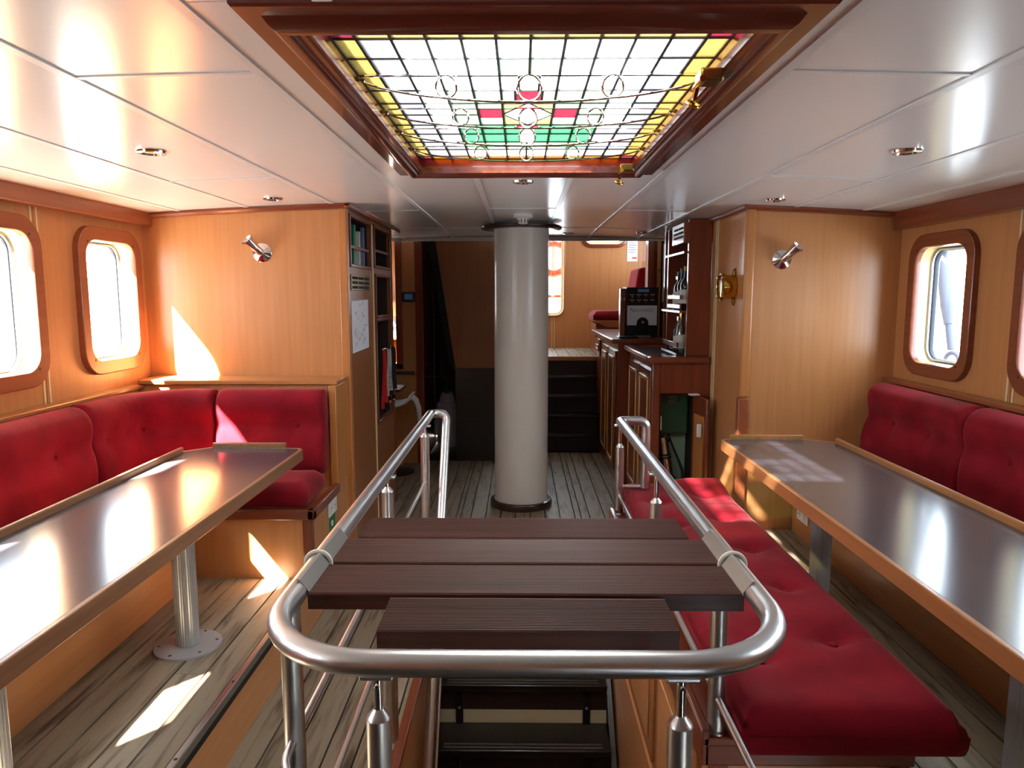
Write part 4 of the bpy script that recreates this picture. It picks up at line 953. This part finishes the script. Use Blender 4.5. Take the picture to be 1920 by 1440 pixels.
holed('wall_panel', uw, 'panel', 'y', 9.465, (-0.3, 1.85, 0.0, 2.95), [rr(*hA), rr(*hB)])
for k in (0.415, 0.445): G().box(k - 0.005, k + 0.005, 9.445, 9.45, UZ, 1.42).build('inlay_strip', 'cream', uw)
for i, (h, nm) in enumerate(((hA, 0), (hB, 1))):
    nwin[0] += 1; wn = sempty('window_%d' % nwin[0], (h[0], 9.45, h[1] - h[3] / 2))
    f_ = lambda d, y: [(p[0], y, p[1]) for p in rr(h[0], h[1], h[2] + 2 * d, h[3] + 2 * d, h[4] + d)]
    fr = 0.05 if i else 0.02
    G().loft([f_(fr, 9.45), f_(fr, 9.43), f_(fr - .006, 9.425), f_(0.004, 9.425), f_(0, 9.43), f_(0, 9.49)], caps=False).build('window_frame', 'mahog_x' if i else 'oak_x', wn, smooth=True)
    G().loft([f_(0, 9.45), f_(-0.03, 9.47), f_(-0.03, 9.49)], caps=False).build('reveal', 'reveal', wn, smooth=True)
    G().add(f_(-0.02, 9.48), [tuple(range(32))]).build('pane', 'glass', wn)
    portal((h[0], 9.52, h[1]), (0, -1, 0), h[2], h[3])
ur = sempty('wall_upper_right', (1.8, 8, 0))
holed('wall_panel', ur, 'panel', 'x', 1.8, (4.37, 9.5, 0.0, 2.95), [rr(8.7, 2.35, 0.9, 0.6, 0.1)])  # window hole out of view, added to bring daylight into the upper saloon
portal((1.86, 8.7, 2.35), (-1, 0, 0), 0.9, 0.6)
ul = sempty('wall_upper_left', (-1.9, 7.5, 0))
holed('wall_panel', ul, 'panel', 'x', -1.9, (6.85, 8.3, 0.0, 2.95), [rr(7.6, 1.75, 0.5, 0.62, 0.1)])  # window hole added to bring daylight into the galley
portal((-1.96, 7.6, 1.75), (1, 0, 0), 0.5, 0.62)
for (sd_, pts_) in ((ur, (1.8, 8.7, 2.35, 0.9, 0.6)), (ul, (-1.9, 7.6, 1.75, 0.5, 0.62))):
    nwin[0] += 1; wn = sempty('window_%d' % nwin[0], (pts_[0], pts_[1], pts_[2] - .3))
    f_ = lambda d, x: [(x, p[0], p[1]) for p in rr(pts_[1], pts_[2], pts_[3] + 2 * d, pts_[4] + 2 * d, 0.1 + d)]
    q = -1 if pts_[0] > 0 else 1
    G().loft([f_(0.05, pts_[0] + q * .015), f_(0.05, pts_[0] + q * .04), f_(0, pts_[0] + q * .04), f_(0, pts_[0] - q * .02)], caps=False).build('window_frame', 'mahog_y', wn, smooth=True)
    G().add(f_(0, pts_[0]), [tuple(range(32))]).build('pane', 'glass', wn)
uc = sempty('ceiling_upper', (0, 8.2, 2.9))
G().box(-1.95, 1.85, 6.85, 9.5, 2.9, 2.93).build('ceiling_panel', 'ceiling_white', uc)
G().box(-1.95, 1.85, 6.86, 6.88, 2.2, 2.9).build('deck_edge', 'ceiling_white', uc)
G().box(-1.95, 1.85, 5.0, 6.88, 2.29, 2.31).build('deck_over', 'white', uc)
# life ring board outside the back window
t = thing('life_ring', 'white life ring with red lettered bands outside the far window', 'life ring', (0.36, 9.75, 1.93))
lc = Vector((0.44, 9.72, 2.18)); Rm = 0.20
G().torus(lc, (0, 1, 0), Rm, 0.05, 40, 12).build('ring', 'white', t, smooth=True)
for a0, a1, txt in ((20, 160, 'ELDORADO'), (200, 340, 'AMSTERDAM')):
    pts = [lc + Vector((Rm * math.cos(math.radians(a)), 0, Rm * math.sin(math.radians(a)))) for a in range(a0, a1 + 1, 7)]
    b_ = G().tube(pts, 0.0515, 14).build('painted_band', 'orangeband', t, smooth=True)
    g = G(); n = len(txt)
    for i, ch in enumerate(txt):
        if a0 < 180:
            a = math.radians(a1 - 12 - (a1 - a0 - 24) * i / (n - 1)); ey = Vector((math.cos(a), 0, math.sin(a)))
        else:
            a = math.radians(a0 + 12 + (a1 - a0 - 24) * i / (n - 1)); ey = Vector((-math.cos(a), 0, -math.sin(a)))
        p = lc + Vector((Rm * math.cos(a), -0.053, Rm * math.sin(a))); ex = ey.cross(Vector((0, -1, 0)))
        put_text(g, ch, 0.085, frame_mat(p, ex, ey))
    g.build('lettering', 'redlabel', b_)
G().box(lc.x - 0.02, lc.x + 0.02, 9.77, 9.849, 1.67, 2.34).build('bracket', 'white', t)
t = thing('outer_railing', 'red brown wooden rail outside the far window', 'rail', (0.3, 9.9, 1.6))
G().box(-0.3, 0.9, 9.85, 9.9, 1.655, 1.695).build('rail', 'beam', t, bevel=0.006)
for x in (-0.25, 0.85): G().box(x - 0.02, x + 0.02, 9.86, 9.89, 0.9, 1.655).build('post', 'white', t)

# upper bench seat
t = thing('saloon_bench', 'wooden corner bench with red cushions in the upper saloon', 'bench', (1.15, 8.65, UZ))
G().box(0.88, 1.78, 8.35, 8.95, UZ, 1.36).build('seat_box', 'mahog_x', t)
G().prism([(0.84, 1.40), (1.0, 1.32), (1.78, 1.32), (1.78, 1.40)], 'y', 8.30, 8.98).build('seat_board', 'oak_x', t, bevel=0.006)
G().box(1.50, 1.535, 8.30, 8.98, 1.4, 2.11).build('back_frame', 'oak', t, bevel=0.01)
pad('red seat cushion of the upper corner seat', 0.85, 1.36, 8.32, 8.96, 1.402, 1.51, [], 'red cushions in the upper saloon', er=0.06)
o = G().prism([(1.285, 1.515), (1.48, 1.515), (1.495, 2.02), (1.36, 2.0)], 'y', 8.34, 8.94).build('seat_back_cushion', 'velvet', None, bevel=0.03, seg=4)
tag(o, 'upright red back cushion of the upper corner seat', 'cushion', 'red cushions in the upper saloon')
t = thing('wall_notice', 'white printed notice on the far wall above the red seat', 'notice', (1.45, 9.44, 2.12))
G().box(1.385, 1.52, 9.443, 9.448, 2.125, 2.46).build('sheet', 'paper', t)
g = G()
for k in range(7): g.box(1.40, 1.40 + 0.08 + 0.02 * (k % 2), 9.4415, 9.443, 2.42 - k * 0.03, 2.427 - k * 0.03)
g.build('printed_lines', 'ink', t); G().box(1.45, 1.51, 9.4415, 9.443, 2.16, 2.18).build('red_print', 'redlabel', t)
t = thing('glazed_cupboard', 'tall dark wooden cupboard with a paper behind its glass door', 'cupboard', (1.55, 7.6, 0))
G().box(1.36, 1.78, 7.45, 7.9, UZ, 2.62).build('body', 'mahog_z', t)
G().box(1.30, 1.365, 7.40, 7.47, 0.0, 2.75).build('stile', 'mahog_z', t, bevel=0.006)
d = G().box(1.40, 1.62, 7.425, 7.45, 1.02, 2.45).build('door', 'oak', t, bevel=0.006)
G().box(1.435, 1.585, 7.415, 7.425, 1.10, 2.35).build('glass_pane', 'black', d)
G().box(1.455, 1.525, 7.411, 7.415, 1.62, 2.21).build('paper_notice', 'paper', d)
G().lathe([(0.008, 0), (0.012, 0.02), (0.006, 0.026)], (1.415, 7.425, 1.95), (0, -1, 0), 12).build('knob', 'brass', d, smooth=True)
G().box(1.20, 1.345, 6.05, 6.09, 0, 2.26).build('screen_panel', 'mahog_z', t) if False else None
struct(G().box(1.235, 1.36, 6.20, 6.24, 1.27, 2.26).build('wall_bar_divider', 'mahog_z'))

# ================================================================== BAR
BY = 5.0
t = thing('bar_counter', 'mahogany bar counter with panelled doors and an open end locker', 'bar counter', (1.12, 5.6, 0))
G().box(0.945, 0.965, BY + 0.06, 6.18, 0.0, 1.225).build('front_panel', 'mahog_z', t)
G().box(0.925, 0.985, BY - 0.005, BY + 0.06, 0.0, 1.225).build('corner_post', 'mahog_z', t, bevel=0.01, seg=3)
G().box(0.985, 1.325, BY, BY + 0.02, 1.01, 1.225).build('end_panel', 'mahog_z', t)
G().box(1.245, 1.325, BY, BY + 0.02, 0.0, 1.01).build('end_stile', 'mahog_z', t)
G().box(0.985, 1.245, BY, BY + 0.02, 0.0, 0.26).build('end_plinth', 'mahog_z', t)
G().box(0.985, 1.245, BY + 0.32, BY + 0.34, 0.2, 1.01).build('locker_back', 'palegreen', t)
G().box(0.985, 0.995, BY + 0.02, BY + 0.32, 0.2, 1.01).build('locker_side', 'darkbrown', t)
G().box(1.245, 1.255, BY + 0.02, BY + 0.32, 0.2, 1.01).build('locker_side', 'darkbrown', t)
G().box(0.985, 1.245, BY + 0.02, BY + 0.32, 0.24, 0.26).build('locker_floor', 'darkbrown', t)
G().box(0.985, 1.245, BY + 0.02, BY + 0.32, 1.0, 1.01).build('locker_top', 'darkbrown', t)
G().box(0.90, 1.325, BY - 0.04, BY + 0.10, 1.222, 1.268).build('end_top', 'mahog_x', t, bevel=0.012, seg=3)
G().box(0.965, 1.77, BY + 0.10, 6.20, 1.232, 1.252).build('counter_top', 'counter', t)
G().box(0.895, 0.965, BY + 0.08, 6.20, 1.225, 1.266).build('counter_edge', 'mahog_y', t, bevel=0.010, seg=3)
G().box(0.965, 1.77, 6.14, 6.20, 1.225, 1.266).build('counter_edge', 'mahog_x', t, bevel=0.010, seg=3)
def panel_door(y0, y1, z0, z1, x, owner):
    d = G().box(x - 0.018, x, y0, y1, z0, z1).build('door', 'mahog_z', owner, bevel=0.003)
    m_ = 0.055
    for (a, b, c_, e) in ((y0 + m_, y1 - m_, z0 + m_, z0 + m_ + .03), (y0 + m_, y1 - m_, z1 - m_ - .03, z1 - m_), (y0 + m_, y0 + m_ + .03, z0 + m_, z1 - m_), (y1 - m_ - .03, y1 - m_, z0 + m_, z1 - m_)):
        G().box(x - 0.030, x - 0.018, a, b, c_, e).build('door_moulding', 'honey', d, bevel=0.006)
    G().box(x - 0.024, x - 0.018, y0 + m_ + .03, y1 - m_ - .03, z0 + m_ + .03, z1 - m_ - .03).build('door_field', 'mahog_z', d)
panel_door(5.08, 5.56, 0.10, 1.16, 0.945, t); panel_door(5.60, 6.08, 0.10, 1.16, 0.945, t)
# open locker door
rot = Matrix.Rotation(math.radians(8), 3, 'Z')
d = G().obox(Vector((1.243, 4.875, 0.63)), (0.022, 0.25, 0.74), rot).build('locker_door', 'mahog_z', t, bevel=0.004)
G().obox(Vector((1.231, 4.875, 0.60)), (0.004, 0.17, 0.55), rot).build('door_field', 'oak', d, bevel=0.002)
G().obox(Vector((1.215, 4.80, 0.78)), (0.03, 0.025, 0.09), rot).build('door_catch', 'white', d, bevel=0.006)
G().obox(Vector((1.205, 4.93, 1.01)), (0.07, 0.05, 0.012), rot).build('door_stay', 'white', d, bevel=0.004)
G().lathe([(0.010, 0), (0.014, 0.018), (0.006, 0.024)], (1.258, 4.79, 0.45), (1, -0.3, 0), 14).build('knob', 'brass', d, smooth=True)
G().box(0.996, 1.005, BY + 0.02, BY + 0.05, 0.74, 0.84).build('strike_plate', 'white', t, bevel=0.004)
# locker contents
t = thing('fuse_box', 'dark green metal fuse box inside the bar end locker', 'fuse box', (1.12, BY + 0.28, 0.68))
G().box(1.02, 1.235, BY + 0.22, BY + 0.318, 0.68, 0.985).build('case', 'green', t, bevel=0.006)
G().box(1.03, 1.225, BY + 0.215, BY + 0.222, 0.69, 0.975).build('cover', 'green', t, bevel=0.003)
g = G()
for k in range(5): g.box(1.085, 1.155 - 0.012 * (k % 2), BY + 0.2135, BY + 0.2155, 0.955 - k * .012, 0.959 - k * .012)
g.build('printed_lines', 'label_white', t)
t = thing('foil_duct', 'silver foil insulated pipe tied with black strap in the locker', 'pipe', (1.04, BY + 0.15, 0.27))
pts = [(1.035 + 0.045 * u, BY + 0.16 - 0.03 * u, 0.66 - 0.30 * u) for u in [i / 22 for i in range(23)]]
G().tube(pts, [0.042 + 0.0015 * ((i * 7) % 3) for i in range(23)], 18).build('duct', 'foil', t, smooth=True, angle=60)
for u in (0.42, 0.48): G().torus((1.035 + 0.045 * u, BY + 0.16 - 0.03 * u, 0.66 - 0.30 * u), (0.15, -0.1, -1), 0.047, 0.006, 20, 8).build('strap', 'black', t)
G().box(1.02, 1.14, BY + 0.06, BY + 0.2, 0.261, 0.345).build('pump_box', 'alu', t, bevel=0.006)
G().lathe([(0.06, 0), (0.06, 0.03), (0.03, 0.045)], (1.08, BY + 0.13, 0.345), n=16).build('pump_cap', 'black', t, smooth=True)
t = thing('rubber_hose', 'black hose leaning inside the bar end locker', 'hose', (1.17, BY + 0.2, 0.261))
G().tube([(1.09, BY + 0.2, 0.68), (1.12, BY + 0.19, 0.60), (1.16, BY + 0.17, 0.50), (1.19, BY + 0.15, 0.42), (1.195, BY + 0.14, 0.34), (1.17, BY + 0.13, 0.27)], [0.008, 0.008, 0.009, 0.012, 0.012, 0.012], 10).build('hose', 'black', t, smooth=True)
G().obox(Vector((1.06, BY + 0.22, 0.62)), (0.08, 0.03, 0.07), Matrix.Rotation(0.5, 3, 'Y')).build('nozzle', 'black', t, bevel=0.01)
# bottle shelf above the bar
t = thing('bottle_shelf', 'tall mahogany bottle rack standing on the bar counter', 'bottle rack', (1.25, 5.3, 1.268))
G().box(1.165, 1.325, BY + 0.04, BY + 0.075, 1.268, 2.215).build('end_board', 'mahog_z', t, bevel=0.004)
G().box(1.34, 1.36, BY + 0.075, 5.75, 1.268, 2.2).build('back_board', 'darkbrown', t)
G().box(1.165, 1.34, 5.72, 5.75, 1.268, 2.2).build('end_board', 'mahog_z', t)
for z in (1.60, 1.665): G().box(1.12, 1.135, BY + 0.08, 5.50, z, z + 0.03).build('retaining_bar', 'beam', t, bevel=0.003)
for z in (1.325,): G().box(1.105, 1.12, BY + 0.08, 5.55, z, z + 0.035).build('retaining_bar', 'mahog_y', t, bevel=0.003)
G().box(1.105, 1.12, BY + 0.08, 5.62, 1.268, 1.285).build('retaining_bar', 'mahog_y', t, bevel=0.003)
for z in (1.585, ): G().box(1.12, 1.34, BY + 0.076, 5.72, z - 0.015, z).build('shelf_board', 'mahog_y', t)
G().box(1.14, 1.34, BY + 0.076, 5.72, 1.985, 2.0).build('shelf_board', 'mahog_y', t)
vb = G().box(1.135, 1.33, BY + 0.076, 5.46, 2.055, 2.2).build('vent_box', 'beam', t, bevel=0.006)
for r in range(3):
    for c_ in range(2): G().box(1.130, 1.136, 5.10 + c_ * 0.16, 5.22 + c_ * 0.16, 2.095 + r * 0.03, 2.108 + r * 0.03).build('vent_slot', 'blackmatte', vb)
def bottle(x, y, z, h, r, mat, lab, cap, label):
    t_ = thing('bottle', label, 'bottle', (x, y, z), 'bottles on the bar rack')
    G().lathe([(r * .9, 0), (r, 0.006), (r, h * .58), (r * .85, h * .66), (r * .36, h * .74), (r * .33, h * .95)], (x, y, z), n=20).build('glass_body', mat, t_, smooth=True)
    G().lathe([(r * 1.015, h * .16), (r * 1.015, h * .48)], (x, y, z), n=20).build('paper_label', lab, t_, smooth=True)
    G().lathe([(r * .42, h * .90), (r * .42, h), (r * .36, h * 1.005)], (x, y, z), n=14).build('cap', cap, t_, smooth=True)
bottle(1.175, 5.15, 1.586, 0.31, 0.036, 'bottle_dark', 'label_white', 'label_gold', 'dark wine bottle with gold capsule at the rack front')
bottle(1.175, 5.25, 1.586, 0.30, 0.036, 'bottle_dark', 'label_white', 'black', 'dark wine bottle second from the rack front')
bottle(1.175, 5.36, 1.586, 0.28, 0.036, 'bottle_dark', 'label_white', 'black', 'dark bottle third from the rack front')
bottle(1.19, 5.48, 1.586, 0.25, 0.034, 'bottleglass', 'label_gold', 'chrome', 'clear bottle deepest in the upper rack')
bottle(1.155, 5.16, 1.269, 0.30, 0.034, 'bottleglass', 'label_white', 'brass', 'tall clear spirit bottle standing on the counter, front one')
bottle(1.155, 5.26, 1.269, 0.27, 0.034, 'bottleglass', 'label_white', 'chrome', 'tall clear spirit bottle standing on the counter, rear one')
for k, y in enumerate((5.40, 5.48)):
    o = G().lathe([(0.02, 0), (0.03, 0.003), (0.034, 0.09), (0.032, 0.09), (0.028, 0.008)], (1.17, y, 1.269), n=18).build('drinking_glass', 'bottleglass', None, smooth=True)
    tag(o, 'clear drinking glass behind the counter bottles, %s of two' % ('nearer' if k == 0 else 'farther'), 'glass', 'glasses on the bar')

# second counter with coffee machine
t = thing('service_counter', 'second mahogany counter with panelled doors beside the steps', 'counter', (0.95, 7.1, 0))
G().box(0.86, 1.29, 6.30, 8.05, 0.0, 1.27).build('body', 'mahog_z', t)
G().box(0.80, 1.295, 6.26, 8.08, 1.27, 1.312).build('counter_top', 'mahog_y', t, bevel=0.012, seg=3)
panel_door(6.36, 6.84, 0.12, 1.20, 0.86, t); panel_door(6.90, 7.38, 0.12, 1.20, 0.86, t)
panel_door(7.62, 8.0, 1.04, 1.22, 0.86, t)
o = G().box(0.87, 1.04, 6.32, 6.52, 1.313, 1.33).build('serving_tray', 'black', None, bevel=0.006); tag(o, 'small dark tray on the service counter', 'tray')
t = thing('coffee_machine', 'black coffee machine with white lit front panel on the counter', 'coffee machine', (1.08, 6.62, 1.312))
mx0, mx1, my = 0.965, 1.255, 6.56
G().box(mx0, mx1, my, my + 0.30, 1.312, 1.765).build('body', 'black', t, bevel=0.008)
G().box(mx0 + .004, mx1 - .004, my - .004, my, 1.605, 1.76).build('control_panel', 'black', t, bevel=0.002)
G().box(mx0 + .008, mx1 - .012, my - .006, my, 1.42, 1.60).build('front_panel', 'panelwhite', t, bevel=0.002)
G().box(mx0 + .10, mx0 + .20, my - .007, my - .003, 1.722, 1.748).build('display', 'screen', t)
for r in range(2):
    for c_ in range(4):
        x = mx0 + .05 + c_ * 0.062; z = 1.69 - r * 0.047
        G().lathe([(0.008, 0), (0.007, 0.003)], (x, my - .004, z - 0.012), (0, -1, 0), 12).build('button', 'chrome', t)
        G().box(x - .022, x + .018, my - .0055, my - .004, z + .004, z + .010).build('button_caption', 'label_white', t)
G().prism([(mx0 + .095, 1.325), (mx0 + .20, 1.325)] + [(mx0 + .1475 + .0525 * math.cos(q), 1.44 + .0525 * math.sin(q)) for q in [PI * k / 12 for k in range(13)]], 'y', my - .016, my - .004).build('dispensing_arch', 'blackmatte', t)
G().lathe([(0.01, 0), (0.012, 0.02)], (mx0 + .1475, my - .016, 1.445), (0, -1, 0.3), 12).build('spout', 'greypaint', t)
G().box(mx0 + .08, mx0 + .215, my - .07, my, 1.312, 1.33).build('drip_tray', 'alu', t, bevel=0.003)
put_text(G(), 'ELDORADO', 0.036, frame_mat((mx0 + .15, my - .0075, 1.555), (1, 0, 0), (0, 0, 1))).build('lettering', 'ink', t)
G().prism([(mx0 + .035, 1.58), (mx0 + .05, 1.565), (mx0 + .045, 1.548)], 'y', my - .0078, my - .006).build('emblem', 'mark', t)
t = thing('numbered_box', 'small brown side box with number on the coffee machine', 'box', (0.92, 6.64, 1.6))
G().box(0.915, 0.963, 6.60, 6.70, 1.312, 1.755).build('box', 'beam', t, bevel=0.006)
put_text(G(), '14', 0.045, frame_mat((0.939, 6.598, 1.655), (1, 0, 0), (0, 0, 1))).build('number', 'label_white', t)

# ================================================================== OUTSIDE: rigging seen through the windows
t = thing('rigging_screw', 'pale metal rigging screw outside the right window', 'rigging screw', (2.8, 4.3, 1.2))
top, bot = Vector((2.8, 4.88, 2.04)), Vector((2.8, 4.64, 1.23)); dv = bot - top
G().tube([top - dv * 0.4, top], 0.012, 10).build('shroud_wire', 'rigging', t, smooth=True)
G().tube([top + dv * .06, top + dv * .52], 0.038, 16).build('barrel', 'rigging', t, smooth=True)
G().tube([top + dv * .50, top + dv * .66], [0.040, 0.028], 16).build('lock_nut', 'rigging', t, smooth=True)
G().tube([top + dv * .64, top + dv * .86], 0.022, 12).build('thread', 'rigging', t, smooth=True)
G().torus(top + dv * .94, (0.9, 0.4, 0), 0.045, 0.014, 20, 8).build('shackle', 'rigging', t, smooth=True)
G().box(2.76, 2.84, 4.76, 5.00, 1.98, 2.05).build('cross_piece', 'rigging', t, bevel=0.006)
G().box(2.78, 2.82, 4.58, 4.68, 0.9, 1.22).build('chain_plate', 'rigging', t)
t = thing('deck_railing', 'thin pale deck railing outside the left windows', 'railing', (-3.2, 3.6, 0.9))
for z in (1.62, 1.86, 1.93, 2.0): G().tube([(-3.2, 3.2, z), (-3.2, 7.0, z)], 0.008, 8).build('wire', 'rigging', t, smooth=True)
for y in (4.4, 5.9): G().tube([(-3.2, y, 0.9), (-3.2, y, 2.05)], 0.016, 10).build('stanchion', 'rigging', t, smooth=True)
